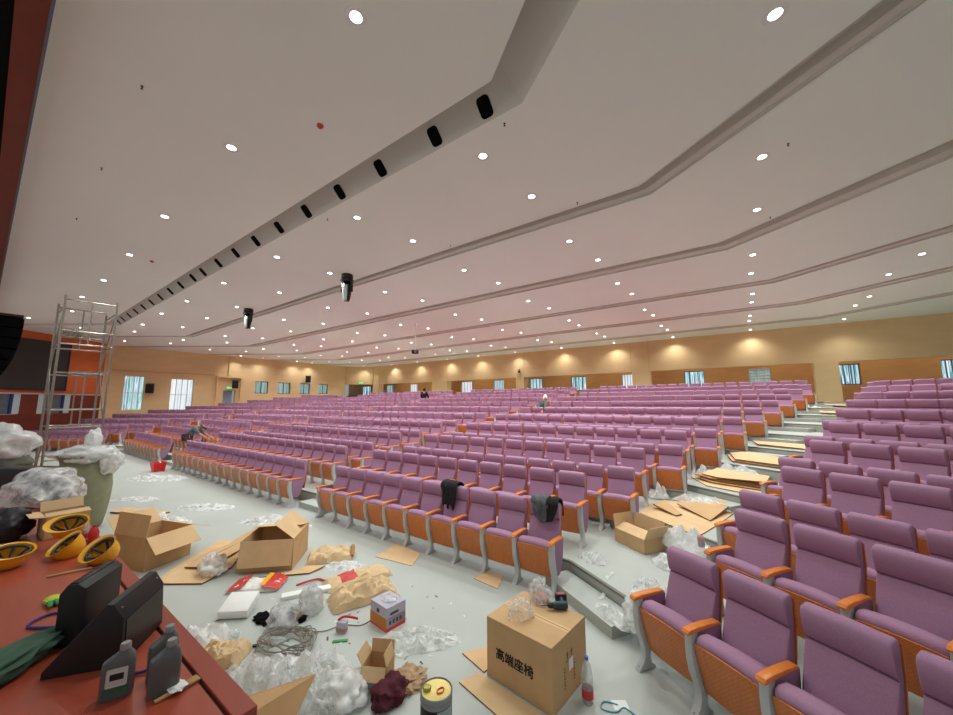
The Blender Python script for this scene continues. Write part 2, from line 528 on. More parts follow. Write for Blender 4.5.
def rrect(w, h, r, n=4):
    out = []
    for cx, cy, a0 in ((w / 2 - r, h / 2 - r, 0), (-w / 2 + r, h / 2 - r, PI / 2), (-w / 2 + r, -h / 2 + r, PI), (w / 2 - r, -h / 2 + r, 1.5 * PI)):
        for i in range(n + 1):
            a = a0 + i * PI / 2 / n
            out.append((cx + r * math.cos(a), cy + r * math.sin(a)))
    return out
pb_ = B(); pb_.prism(rrect(0.2, 0.27, 0.06), -0.004, 0.012, axis='z')
port_me = None
for i, x in enumerate(slot_x):
    if port_me is None:
        o = pb_.build('lantern_opening', M_['black_cloth']); port_me = o
    else:
        o = port_me.copy(); COL.objects.link(o)
    o.location = (x, 3.735, ZC + 0.125)
    o.rotation_euler = (PI - PI / 4, 0, 0)
    lab = 'black oval opening in the sloping ceiling slot, %s from the bend over the aisle' % ordn[i]
    tag(o, lab, 'lantern opening', 'lantern openings in the ceiling slot')

# ------------------------------------------------------------------ walls
def wall_slab(name, p, q, z0, z1, m, th=0.1, side=1):
    p, q = Vector((p[0], p[1], 0)), Vector((q[0], q[1], 0))
    d = (q - p).normalized(); n = Vector((-d.y, d.x, 0)) * th * side
    b = B(); b.slab([p, q, q + n, p + n], z0, z1)
    return struct(b.build(name, m, smooth=False))
# back fascia, piers and the wall behind the back gangway
def pier(x0, x1, z0=2.3):
    b = B(); b.box(x0, x1, YB, YB + 0.45, z0, ZC)
    return struct(b.build('wall_pier', M_['wall_wood'], smooth=False))
FB = 4.4
fa = B(); fa.box(-32.4, 11.5, YB, YB + 0.3, FB, ZC)
for x in (-4.55, -5.65, -13.7, -21.75, -22.6, -31.3):
    fa.box(x - 0.008, x + 0.008, YB - 0.006, YB + 0.05, FB, ZC, mi=1)
struct(fa.build('wall_back_fascia', [M_['wall_wood'], M_['recess_wood']], smooth=False))
for x0, x1 in ((-32.4, -31.35), (-23.6, -21.72), (-14.42, -13.69), (-5.61, -4.54), (3.28, 4.2)):
    b = B(); b.box(x0, x1, YB - 0.02, YB + 0.6, 2.25, FB + 0.02)
    struct(b.build('wall_pier', M_['wall_wood'], smooth=False))
back_wins = [(-37.4, -35.6, 'day_cyan'), (-32.85, -31.62, 'day_cyan'), (-28.95, -27.81, 'day_white'), (-21.82, -20.48, 'day_white'), (-18.03, -16.92, 'day_green'), (-14.4, -13.19, 'day_cyan'), (-10.71, -9.5, 'day_cyan'), (-6.83, -6.09, 'day_white'), (-2.86, -1.71, 'day_cyan'), (0.59, 1.65, 'day_dim'), (4.54, 5.36, 'day_cyan'), (8.12, 8.9, 'day_cyan')]
def holed_wall(name, org, ux, L, z0, z1, holes, m, th=0.25):
    """Wall of length L from org along unit ux, with rectangular holes (u0, u1, za, zb); thickness away from the hall."""
    b = B()
    hs = sorted(holes)
    us = [0.0]
    for h in hs: us += [h[0], h[1]]
    us.append(L)
    uy = Vector((-ux.y, ux.x, 0))
    Mx = Matrix(((ux.x, uy.x, 0, org[0]), (ux.y, uy.y, 0, org[1]), (0, 0, 1, 0), (0, 0, 0, 1)))
    for i in range(len(us) - 1):
        if us[i + 1] - us[i] < 1e-4: continue
        if i % 2 == 0:
            b.box(us[i], us[i + 1], 0, th, z0, z1, M=Mx)
        else:
            h = hs[i // 2]
            b.box(us[i], us[i + 1], 0, th, z0, h[2], M=Mx)
            b.box(us[i], us[i + 1], 0, th, h[3], z1, M=Mx)
    return struct(b.build(name, m, smooth=False)), Mx
WN = [0]
def window(Mx, u0, u1, za, zb, day, bars=(2, 1), th=0.25, frame='frame_white', slats=0):
    WN[0] += 1
    f = B(); w = 0.045; y0, y1 = th - 0.12, th - 0.05
    f.box(u0, u0 + w, y0, y1, za, zb, M=Mx); f.box(u1 - w, u1, y0, y1, za, zb, M=Mx)
    f.box(u0 + w, u1 - w, y0, y1, za, za + w, M=Mx); f.box(u0 + w, u1 - w, y0, y1, zb - w, zb, M=Mx)
    for i in range(1, bars[0] + 1):
        u = u0 + (u1 - u0) * i / (bars[0] + 1)
        f.box(u - 0.018, u + 0.018, y0, y1, za + w, zb - w, M=Mx)
    for i in range(1, bars[1] + 1):
        z = za + (zb - za) * i / (bars[1] + 1)
        f.box(u0 + w, u1 - w, y0 + 0.01, y1 - 0.01, z - 0.018, z + 0.018, M=Mx)
    for i in range(slats):
        z = za + w + (zb - za - 2 * w) * (i + 0.5) / slats
        f.box(u0 + w, u1 - w, y0 - 0.02, y0, z - 0.03, z + 0.03, M=Mx)
    o = struct(f.build('window_%d' % WN[0], M_[frame], smooth=False))
    g = B(); g.box(u0 + w / 2, u1 - w / 2, th - 0.04, th - 0.02, za + w / 2, zb - w / 2, M=Mx)
    g.build('window_pane', M_[day], parent=o, smooth=False)
    return o
ux = Vector((1, 0, 0))
org = (-40.0, YR)
holes = [(x0 + 40, x1 + 40, 3.3, 4.42) for x0, x1, _ in back_wins]
_, Mx = holed_wall('wall_back', org, ux, 51.5, 2.2, ZC + 0.1, holes, M_['recess_wood'])
for i, (x0, x1, d) in enumerate(back_wins):
    window(Mx, x0 + 40, x1 + 40, 3.3, 4.42, d, bars=(3, 0), frame='frame_grey' if d == 'day_cyan' else 'frame_white', slats=6 if d == 'day_dim' else 0)
# hidden fill spots added behind the fascia to brighten the back gangway wall
for gx in (9, 5.5, 2, -2, -6.5, -10.5, -16, -19.5, -25, -29):
    gd = bpy.data.lights.get('gangway_fill_light')
    if gd is None:
        gd = bpy.data.lights.new('gangway_fill_light', 'SPOT'); gd.energy = 75; gd.color = (1.0, .93, .82); gd.spot_size = 2.6; gd.spot_blend = .8; gd.shadow_soft_size = .08
    go = bpy.data.objects.new('gangway_fill_light', gd); COL.objects.link(go); go.location = (gx, 26.4, 6.25)
# far corner: dark opening and the angled return of the wall
wall_slab('wall_back_return', (-32.4, YB), (-34.5, 23.3), FB, ZC, M_['wall_wood'])
wall_slab('wall_back_return', (-34.5, 23.3), (-34.5, 22.6), 2.2, ZC, M_['wall_wood'], side=-1)
dk = B(); dk.box(-40, -34.7, 23.3, 23.4, 2.2, ZC); dk.box(-40, -34.6, YR - 0.3, YR - 0.05, 2.2, 3.3)
struct(dk.build('wall_lobby', M_['brown_panel'], smooth=False))

# far side wall with tall windows, a doorway and high windows
ORGL = (XL, 5.1); UL = Vector((0, 1, 0))
side_w = [(5.85, 6.95, 1.95, 4.36, 'day_green'), (8.43, 9.85, 1.85, 4.28, 'day_white'), (11.85, 12.75, 1.4, 3.46, None), (14.25, 15.4, 3.28, 4.34, 'day_dim'), (16.22, 17.4, 3.28, 4.32, 'day_dim'), (18.25, 19.35, 3.3, 4.32, 'day_dim'), (20.2, 21.3, 3.34, 4.33, 'day_dim')]
# (the wall's thickness points away from the hall because its u axis runs up the hall)
holes = [(a - 5.1, b_ - 5.1, za, zb) for a, b_, za, zb, _ in side_w]
_, MxL = holed_wall('wall_left', ORGL, UL, 17.5, 0.0, ZC + 0.1, holes, M_['wall_wood'], th=0.3)
for a, b_, za, zb, d in side_w:
    if d is None:
        continue
    if za > 3:
        window(MxL, a - 5.1, b_ - 5.1, za, zb, d, bars=(1, 0), th=0.3, frame='dark_frame')
    else:
        window(MxL, a - 5.1, b_ - 5.1, za, zb, d, bars=(3, 1), th=0.3, frame='frame_white')
dr = B(); dr.box(11.85 - 5.1, 12.6 - 5.1, 0.24, 0.28, 1.4, 3.46, M=MxL)
door = struct(dr.build('door_1', M_['steel_blue_door'], smooth=False))
db = B(); db.box(11.95 - 5.1, 12.5 - 5.1, 0.225, 0.24, 2.0, 2.06, M=MxL, bev=0.01); db.build('push_bar', M_['steel'], parent=door)
tr = B()
tr.box(5.15, 11.2, -0.03, 0.0, 4.68, 4.72, M=T(XL, 0, 0, 0, 0, 0) @ Matrix(((0, -1, 0, 0), (1, 0, 0, 0), (0, 0, 1, 0), (0, 0, 0, 1))))
struct(tr.build('trim_1', M_['recess_wood'], smooth=False))
pt = B()
MLo = Matrix(((0, -1, 0, XL), (1, 0, 0, 0), (0, 0, 1, 0), (0, 0, 0, 1)))
pt.box(11.3, 11.42, -0.16, 0, 1.0, 4.66, M=MLo); pt.box(13.05, 13.15, -0.16, 0, 1.0, 4.66, M=MLo); pt.box(11.42, 13.05, -0.16, 0, 4.5, 4.66, M=MLo)
struct(pt.build('wall_portal', M_['wall_wood'], smooth=False))
pp = B(); pp.box(12.1, 12.98, -0.1, 0, 4.66, ZC, M=MLo)
struct(pp.build('wall_pier', M_['wall_wood'], smooth=False))
# wall beside the stage opening: orange above, brown below
P1 = Vector((-33.9, 5.1, 0)); P2 = Vector((-30.2, 0.3, 0)); UD = (P2 - P1).normalized()
# local frame: u along the wall towards the stage, w away from the hall
UW = Vector((UD.y, -UD.x, 0))
MO = Matrix(((UD.x, UW.x, 0, P1.x), (UD.y, UW.y, 0, P1.y), (0, 0, 1, 0), (0, 0, 0, 1)))
w = B(); w.box(0.55, 7.6, 0, 0.2, 2.97, ZC, M=MO); struct(w.build('wall_stage_side', M_['orange_panel'], smooth=False))
wins = [(2.3, 3.96, 1.86, 2.93), (4.73, 6.2, 1.88, 2.93)]
b = B()
us = [0.55, 2.3, 3.96, 4.73, 6.2, 7.6]
for i in range(5):
    if i % 2 == 0:
        b.box(us[i], us[i + 1], 0, 0.2, 0, 2.95, M=MO)
    else:
        b.box(us[i], us[i + 1], 0, 0.2, 0, 1.86, M=MO); b.box(us[i], us[i + 1], 0, 0.2, 2.93, 2.95, M=MO)
struct(b.build('wall_stage_side_base', M_['brown_panel'], smooth=False))
b = B(); b.box(0.55, 7.6, -0.03, 0, 2.93, 2.99, M=MO); struct(b.build('trim_2', M_['grey_metal'], smooth=False))
for u0, u1, za, zb in wins:
    WN[0] += 1
    f = B()
    f.box(u0, u0 + 0.3, 0.03, 0.1, za, zb, M=MO); f.box(u1 - 0.28, u1, 0.03, 0.1, za, zb, M=MO)
    o = struct(f.build('window_%d' % WN[0], mat('sash_pale_%d' % WN[0], 'BFD3D6', 0.5), smooth=False))
    g = B(); g.box(u0 + 0.3, u0 + 0.42, 0.05, 0.12, za, zb, M=MO); g.build('window_stile', mat('stile_blue_%d' % WN[0], '1F2F6E', 0.5), parent=o, smooth=False)
    g = B(); g.box(u0 + 0.42, u1 - 0.28, 0.1, 0.14, za, zb, M=MO); g.build('window_pane', mat('pane_%d' % WN[0], '5C6D72', 0.25, var=0.1), parent=o, smooth=False)
wall_slab('wall_left_return', (-33.56, 4.66), (XL, 5.1), 0, ZC, M_['wall_wood'], side=1)
sc = thing('led_screen', 'large black video screen on the orange wall beside the stage', 'screen', tuple(MO @ Vector((4.45, 0, 4.5))))
sc.rotation_euler = (0, 0, math.atan2(UD.y, UD.x))
b = B(); b.box(-1.65, 1.6, 0.0, 0.06, -1.27, 1.35); b.build('screen_panel', M_['screen_black'], parent=sc, smooth=False)
b = B()
for x0, x1, z0, z1 in ((-1.72, -1.65, -1.34, 1.42), (1.6, 1.67, -1.34, 1.42), (-1.65, 1.6, -1.34, -1.27), (-1.65, 1.6, 1.35, 1.42)):
    b.box(x0, x1, -0.02, 0.08, z0, z1)
b.build('frame', M_['black_plastic'], parent=sc, smooth=False)
for ch in sc.children:
    ch.matrix_parent_inverse = Matrix.Identity(4)
    ch.location.y = 0.025

# ------------------------------------------------------------------ stage
sg = B()
sg.slab([(-29.9, -4), (-1.72, -4), (-1.72, STY - 0.1), (-29.9, STY - 0.1)], STZ - 0.05, STZ)
o = struct(sg.build('floor_stage', M_['stage_wood'], smooth=False))
b = B(); b.slab([(-29.9, STY - 0.085), (-1.72, STY - 0.085), (-1.72, STY), (-29.9, STY)], STZ - 0.05, STZ + 0.004, bev=0.004)
struct(b.build('trim_stage_lip', M_['stage_edge'], smooth=False))
b = B(); b.slab([(-29.9, STY - 0.1), (-1.74, STY - 0.1), (-1.74, STY - 0.085), (-29.9, STY - 0.085)], STZ - 0.06, STZ - 0.012)
struct(b.build('trim_stage_joint', M_['stage_seam'], smooth=False))
b = B(); b.box(-29.9, -1.75, STY - 0.06, STY - 0.02, 0, STZ - 0.05); b.box(-1.79, -1.75, -4, STY - 0.06, 0, STZ - 0.05)
struct(b.build('wall_stage_front', M_['stage_face'], smooth=False))
# proscenium head over the stage lip and the black drapes behind it
b = B(); b.box(-31, -2.6, -0.17, 0.035, ZC - 0.14, ZC + 0.3); struct(b.build('beam_proscenium', M_['brown_panel'], smooth=False))
b = B(); b.box(-31, -2.6, 0.035, 0.06, ZC - 0.15, ZC + 0.3); struct(b.build('trim_proscenium', mat('steel_blue', '5E6670', 0.5), smooth=False))
b = B(); b.box(-31, -2.6, -4.2, -0.17, ZC - 0.1, ZC + 0.2); struct(b.build('ceiling_stage', M_['black_cloth'], smooth=False))
# ------------------------------------------------------------------ recessed downlights
LIGHTS = [(-31.4, 9.7), (-31.3, 5.1), (-31.5, 14.7), (-31.7, 19.5), (-32.5, 24.1), (-30.7, 21.1), (-30.4, 16.4), (-30.3, 11.7), (-30.1, 7.1), (-28.8, 24.75), (-28.1, 16.5), (-28.1, 20.6), (-27.9, 7.2), (-27.9, 11.9), (-27.6, 2.8), (-27.0, 17.8), (-27.0, 21.8), (-26.8, 9.2), (-26.8, 13.8), (-26.7, 4.7), (-33.6, 12.6), (-33.8, 17.5), (-33.8, 19.0), (-33.7, 14.4),
 (-25.0, 24.7), (-24.5, 20.7), (-24.4, 16.5), (-24.3, 8.2), (-24.3, 12.3), (-24.0, 4.5), (-23.6, 21.8), (-23.5, 13.8), (-23.5, 17.8), (-23.4, 9.9), (-23.2, 5.9), (-22.9, 2.0), (-21.2, 24.7), (-20.8, 20.6), (-20.7, 12.3), (-20.7, 16.4), (-20.6, 8.2), (-20.4, 4.4), (-20.0, 17.8), (-20.0, 21.8), (-19.9, 13.8), (-19.8, 5.9), (-19.8, 9.8), (-19.5, 1.9), (-17.7, 24.65), (-17.5, 20.7), (-17.3, 8.2), (-17.3, 12.3), (-17.3, 16.5), (-17.1, 4.4), (-16.8, 21.9), (-16.7, 17.8), (-16.6, 9.8), (-16.6, 13.7), (-16.5, 5.9), (-16.3, 2.0), (-14.1, 24.65), (-13.8, 16.5), (-13.7, 12.3), (-13.7, 20.6), (-13.6, 8.2), (-13.5, 4.4), (-13.3, 21.9), (-13.2, 13.8), (-13.2, 17.9), (-13.1, 6.0), (-13.1, 9.8), (-12.9, 2.0),
 (-10.1, 12.3), (-10.0, 8.2), (-9.7, 9.8), (-9.7, 13.8), (-9.85, 5.95), (-9.6, 1.95), (-10.2, 16.5), (-9.8, 17.85), (-10.1, 20.6), (-9.75, 21.9), (-10.25, 24.7), (-6.4, 8.2), (-6.4, 12.3), (-6.4, 16.5), (-6.4, 17.85), (-6.35, 20.6), (-6.3, 21.9), (-6.5, 24.7), (-6.2, 5.9), (-6.2, 9.8), (-6.2, 13.8), (-6.1, 1.93), (-3.1, 8.2), (-3.0, 12.2), (-3.0, 16.5), (-3.0, 20.6), (-3.0, 24.7), (-2.9, 1.9), (-2.9, 9.8), (-2.9, 13.75), (-2.9, 17.8), (-2.9, 21.9), (-2.95, 5.9), (-3.05, 4.4), (-6.35, 4.4), (-9.9, 4.4), (-26.3, 1.0), (0.6, 4.42), (0.6, 7.1), (0.6, 9.1), (0.6, 11.95), (0.6, 13.7), (0.7, 16.4), (0.7, 17.8), (0.7, 20.6), (0.7, 21.9), (0.8, 24.7), (4.1, 16.4), (4.2, 21.0), (4.3, 14.6), (4.3, 19.5), (4.4, 24.2)]

ROWY = [1.95, 4.4, 5.93, 8.2, 9.8, 12.25, 13.75, 16.5, 17.82, 20.6, 21.87, 24.7]
ring = B()
ring.lathe([(0.088, -0.002), (0.108, -0.006), (0.112, -0.003), (0.112, 0.004), (0.088, 0.004)], n=20)
lens = B()
lens.lathe([(0.0001, -0.004), (0.04, -0.0035), (0.09, 0.0), (0.09, 0.004)], n=16, caps=False)
def light_label(x, y):
    if x > 3: 
        ks = sorted([q for q in LIGHTS if q[0] > 3], key=lambda q: -q[1]); i = ks.index((x, y))
        return 'glowing recessed downlight over the angled block, %s in its column from the back wall' % ordn[i]
    if x > 0:
        ks = sorted([q for q in LIGHTS if 0 < q[0] < 3], key=lambda q: -q[1]); i = ks.index((x, y))
        return 'glowing recessed downlight above the stepped aisle, %s in its column from the back wall' % ordn[i]
    if x > -26:
        r = min(range(12), key=lambda k: abs(ROWY[k] - y))
        ks = sorted([q for q in LIGHTS if -26 < q[0] < 0 and min(range(12), key=lambda k: abs(ROWY[k] - q[1])) == r], key=lambda q: -q[0]); i = ks.index((x, y))
        return 'glowing recessed ceiling downlight, %s from the right in the %s row back from the stage' % (ordn[i], ordn[r])
    ks = sorted([q for q in LIGHTS if q[0] <= -26], key=lambda q: (q[1])); i = ks.index((x, y))
    return 'glowing recessed downlight near the far side wall, %s in order away from the stage' % ordn[i]
spot_d = bpy.data.lights.new('downlight_beam', 'SPOT')
spot_d.energy = SPOT_POWER; spot_d.color = (0.97, 1.0, 0.955); spot_d.spot_size = math.radians(132); spot_d.spot_blend = 0.85; spot_d.shadow_soft_size = 0.06
spot_f = spot_d.copy(); spot_f.energy = SPOT_POWER_FAR
spot_w = spot_d.copy(); spot_w.energy = SPOT_POWER_WALL
l0 = None
for x, y in LIGHTS:
    g = 'round ceiling downlights'
    if l0 is None:
        l0 = thing('recessed_downlight', light_label(x, y), 'ceiling light', (x, y, ZC), 0, g)
        kids = [ring.build('trim_ring', M_['white_paint'], parent=l0), lens.build('lens', M_['lens_glow'], parent=l0)]
        r = l0
    else:
        r = copy_tree(l0, kids); r.location = (x, y, ZC); r['label'] = light_label(x, y)
    s = bpy.data.objects.new('downlight_beam', spot_w if (y > 24 or x < -33) else (spot_f if y > 7.5 else spot_d)); COL.objects.link(s); s.parent = r; s.location = (0, 0, -0.03)
# ------------------------------------------------------------------ auditorium seats
PW = 0.534
def chair_parts(simple=False):
    """Tip-up seat facing -y, origin on the floor under the front of its standards."""
    hw = 0.222
    P = {}
    # backrest: reclined lower cushion, head cushion leaning forward over it
    prof = [(0.272, .455), (0.305, .56), (0.352, .69), (0.388, .775), (0.396, .796), (0.414, .800), (0.406, .807), (0.382, .822), (0.362, .93), (0.360, .985), (0.380, 1.012), (0.432, 1.022), (0.456, 1.012), (0.468, .98), (0.462, .8), (0.415, .55), (0.375, .43)]
    b = B()
    def sec(x, inset):
        cy, cz = 0.405, 0.74
        return [(x, cy + (y - cy) * (1 - inset * 4), cz + (z - cz) * (1 - inset)) for y, z in prof]
    xs = [(-hw, .045), (-hw + .006, .018), (-hw + .02, 0), (0, 0), (hw - .02, 0), (hw - .006, .018), (hw, .045)]
    bow = lambda x: 0.012 * (1 - (x / hw) ** 2)
    b.loft([[(p[0], p[1] + bow(x), p[2]) for p in sec(x, i)] for x, i in xs])
    P['backrest'] = (b, 'seat_fabric', 50)
    b = B()
    shell = [(0.468, .985), (0.482, .97), (0.478, .8), (0.428, .53), (0.40, .36), (0.388, .36), (0.412, .53), (0.462, .8)]
    b.prism([(y + .006, z) for y, z in shell], -hw - .004, hw + .004, axis='x', bev=.003)
    P['back_panel'] = (b, 'back_wood', 38)
    # tipped-up squab with a curved orange board on its underside
    b = B()
    prof2 = [(.006, .530), (.004, .556), (.018, .582), (.055, .596), (.13, .590), (.27, .515), (.315, .46), (.30, .40), (.20, .22), (.125, .165), (.105, .18)]
    dome = lambda x: 0.016 * (1 - (x / .225) ** 2)
    def sec2(x, ins):
        return [(x, .17 + (y - .17) * (1 - ins * 2), .42 + (z - .42) * (1 - ins) + (dome(x) if z > .45 else 0)) for y, z in prof2]
    b.loft([sec2(x, i) for x, i in ((-.226, .05), (-.218, .012), (-.2, 0), (-.1, 0), (0, 0), (.1, 0), (.2, 0), (.218, .012), (.226, .05))])
    P['seat_cushion'] = (b, 'seat_fabric', 50)
    b = B()
    n = 8
    def bd(x, t, d):
        z = .168 + t * (.540 + dome(x) * 0.9 - .168)
        y = .098 - (.098 + .006) * (1 - (1 - t) ** 1.25) - 0.012 * (1 - (x / .226) ** 2) + d
        return (x, y, z)
    rings = []
    for i in range(n + 1):
        x = -.227 + .454 * i / n
        ts = [0, .1, .3, .55, .8, .97, 1.0]
        rings.append([bd(x, t, 0) for t in ts] + [bd(x, t, .014) for t in ts[::-1]])
    b.loft(rings)
    P['seat_board'] = (b, 'board_wood', 45)
    def arm(x):
        b = B()
        pl = [(-.045, .598), (-.05, .612), (-.035, .632), (.05, .640), (.2, .638), (.31, .630), (.325, .62), (.315, .604), (.1, .604)]
        b.prism(pl, x - .033, x + .033, axis='x', bev=.009, seg=2)
        return b
    def stan(x):
        b = B()
        f = [(-.012, .605), (-.022, .5), (-.018, .40), (.004, .30), (.04, .21), (.052, .14), (.03, .07), (-.02, .02), (-.03, 0), (.17, 0), (.165, .02), (.125, .045), (.112, .10), (.118, .17), (.085, .29), (.06, .40), (.052, .5), (.056, .605)]
        b.prism(f, x - .031, x + .031, axis='x', bev=.007, seg=2)
        for yy in (.0, .135):
            b.lathe([(.011, .012), (.011, .022), (.006, .026)], n=6, mi=1, M=T(x, yy, 0.01))
        b.box(x - .018, x + .018, -.013, .0, .57, .585, mi=1)
        return b
    def sidep(x):
        b = B()
        f = [(.05, .602), (.052, .5), (.06, .40), (.085, .29), (.125, .205), (.17, .18), (.225, .20), (.285, .29), (.325, .40), (.345, .5), (.35, .602)]
        b.prism(f, x - .024, x + .024, axis='x', bev=.012, seg=2)
        return b
    P['arm'], P['stan'], P['sidep'] = arm, stan, sidep
    return P
CPARTS = chair_parts()
XS = PW / 2
protos = {}
for k in ('backrest', 'back_panel', 'seat_cushion', 'seat_board'):
    b, m, a = CPARTS[k]
    protos[k] = [b.build(k, M_[m], ang=a)]
for nm, fn, ms in (('armrest', 'arm', [M_['orange_wood']]), ('stanchion', 'stan', [M_['grey_metal'], M_['dark_metal']]), ('side_panel', 'sidep', [M_['side_fabric']])):
    protos[nm] = [CPARTS[fn](XS).build(nm, ms), CPARTS[fn](-XS).build(nm, ms)]
PROTO_USED = set()
def take(o, parent):
    """First use takes the object itself, later uses a linked copy."""
    if o.name not in PROTO_USED:
        PROTO_USED.add(o.name); o.parent = parent
        return o
    c = o.copy(); COL.objects.link(c); c.parent = parent
    return c
SEATS = []   # (x, y, z, rot, row, block, index, n, first)
def row_y(r): return 4.45 if r == 1 else 5.5 + .95 * (r - 2)
def row_z(r): return RISE * (r // 2)
def ang_n(r): return 2.70 if r == 1 else 3.72 + .935 * (r - 2)
for r in range(1, 21):
    y, z = row_y(r), row_z(r); g = (r - 1) // 2
    xr = -2.07 + .534 * g
    pw = PW if r == 1 else (.546, .530, .541, .5355)[r % 4]
    n = 10 + g - (1 if r % 4 == 0 and g > 3 else 0)
    for i in range(n):
        SEATS.append((xr - pw * (i + .5), y, z, 0.0, r, 'm', i, n, i == n - 1))
    for i in range(16):
        SEATS.append((-8.54 - (r % 2) * .1 - pw * (i + .5), y, z, 0.0, r, 'f', i, 16, i == 15))
    n = 11 + g
    for i in range(n):
        SEATS.append((-18.95 - (r % 3) * .07 - pw * (i + .5), y, z, 0.0, r, 's', i, n, i == n - 1))
for r in range(1, 20):
    z = row_z(r)
    t0 = -2.76 - .535 * ((r - 1) // 2); nn = ang_n(r)
    for i in range(24):
        t = t0 + PW * (i + .5)
        x, y = t * TX + nn * NX, t * TY + nn * NY
        if x < 8.9 and y > 1.9 and not (r == 1 and i > 8):
            SEATS.append((x, y, z, -ANG, r, 'a', i, 24, i == 0))
        mx, my = 2 * CX - x, y
        if mx > XL + .45 and my > 1.3 and (mx - (-33.9)) * 1.297 + (my - 5.1) > 0.7:
            SEATS.append((mx, my, z, ANG, r, 'l', i, 24, i == 0))
def screen(p):
    d = Vector(p) - Vector((0, 0, EYE)); w = d.dot(FWD)
    if w < 0.3: return None
    return (476.5 + FPX * d.dot(RGT) / w, 357.5 - FPX * d.dot(UPV) / w, w)
rank = []
for s in SEATS:
    c = Vector((s[0], s[1], s[2]))
    q = screen(c + Vector((0, .3, .75)))
    if q is None: rank.append((9e9, s)); continue
    vis = -25 < q[0] < 985 and q[1] < 760
    d = q[2] * (1.35 if s[5] == 'a' and s[4] > 12 else 1.0)
    rank.append((d if vis else 9e9, s))
rank.sort(key=lambda t: t[0])
NEAR = [s for d, s in rank[:300] if d < 9e8]
FAR = [s for d, s in rank[300:] if d < 9e8]
BLK = {'m': 'first straight block', 'f': 'second straight block', 's': 'third straight block', 'a': 'near angled block', 'l': 'far angled block'}
SEAT_OBJ = {}
for s in NEAR:
    x, y, z, rz, r, blk, i, n, first = s
    if blk == 'm' and i == 0: where = 'beside the stepped aisle, %s row of the first straight block' % ordn[r - 1]
    elif blk == 'a' and i == 0: where = 'beside the stepped aisle, %s row of the near angled block' % ordn[r - 1]
    else: where = '%s from aisle in %s row of the %s' % (ordn[i], ordn[r - 1], BLK[blk])
    o = thing('auditorium_seat', 'purple tip-up seat, ' + where, 'seat', (x, y, z), rz, 'purple tip-up auditorium seats')
    for k in ('backrest', 'back_panel', 'seat_cushion', 'seat_board'):
        take(protos[k][0], o)
    # each seat brings the standard on its camera-right side; the row end brings the other too
    j = 0
    for nm in ('armrest', 'stanchion', 'side_panel'):
        take(protos[nm][j], o)
        if first or (blk in 'mfs' and False):
            take(protos[nm][1], o)
    SEAT_OBJ[(blk, r, i)] = o
# the seats too far off to show largest: one mass
def far_template(first):
    b = B()
    b.prism([(.29, .45), (.395, .80), (.376, .82), (.367, .985), (.40, 1.02), (.465, .98), (.46, .8), (.38, .43)], -.222, .222, axis='x', mi=0)
    b.box(-.228, .228, .465, .485, .37, .985, mi=1)
    b.prism([(.006, .535), (.03, .59), (.13, .59), (.28, .51), (.30, .40), (.12, .17)], -.226, .226, axis='x', mi=0)
    b.prism([(-.006, .54), (.098, .168), (.112, .168), (.008, .54)], -.227, .227, axis='x', mi=1)
    for sx in ((1, -1) if first else (1,)):
        xx = sx * XS
        b.box(xx - .033, xx + .033, -.045, .32, .605, .64, mi=2)
        b.prism([(-.012, .605), (-.018, .40), (.045, .2), (-.03, 0), (.17, 0), (.112, .10), (.118, .17), (.06, .4), (.056, .605)], xx - .027, xx + .027, axis='x', mi=3)
        b.prism([(.05, .605), (.06, .4), (.13, .2), (.225, .2), (.325, .4), (.35, .605)], xx - .024, xx + .024, axis='x', mi=4)
    b.bm.verts.index_update()
    vs = [v.co.copy() for v in b.bm.verts]; fs = [([v.index for v in f.verts], f.material_index) for f in b.bm.faces]
    b.bm.free()
    return vs, fs
FT = {True: far_template(True), False: far_template(False)}
FV, FF, FM = [], [], []
for s in FAR:
    vs, fs = FT[bool(s[8])]
    Mx_ = T(s[0], s[1], s[2], 0, 0, s[3]); o0 = len(FV)
    FV += [tuple(Mx_ @ v) for v in vs]
    FF += [[i + o0 for i in f] for f, _ in fs]; FM += [m for _, m in fs]
me = bpy.data.meshes.new('auditorium_seats_beyond'); me.from_pydata(FV, [], FF)
me.polygons.foreach_set('material_index', FM)
for k in ('seat_fabric', 'back_wood', 'orange_wood', 'grey_metal', 'side_fabric'):
    me.materials.append(M_[k])
o = bpy.data.objects.new('auditorium_seats_beyond', me); COL.objects.link(o)
tag(o, 'mass of far purple auditorium seats filling the upper rows towards the back wall', 'seats', 'purple tip-up auditorium seats', 'stuff')
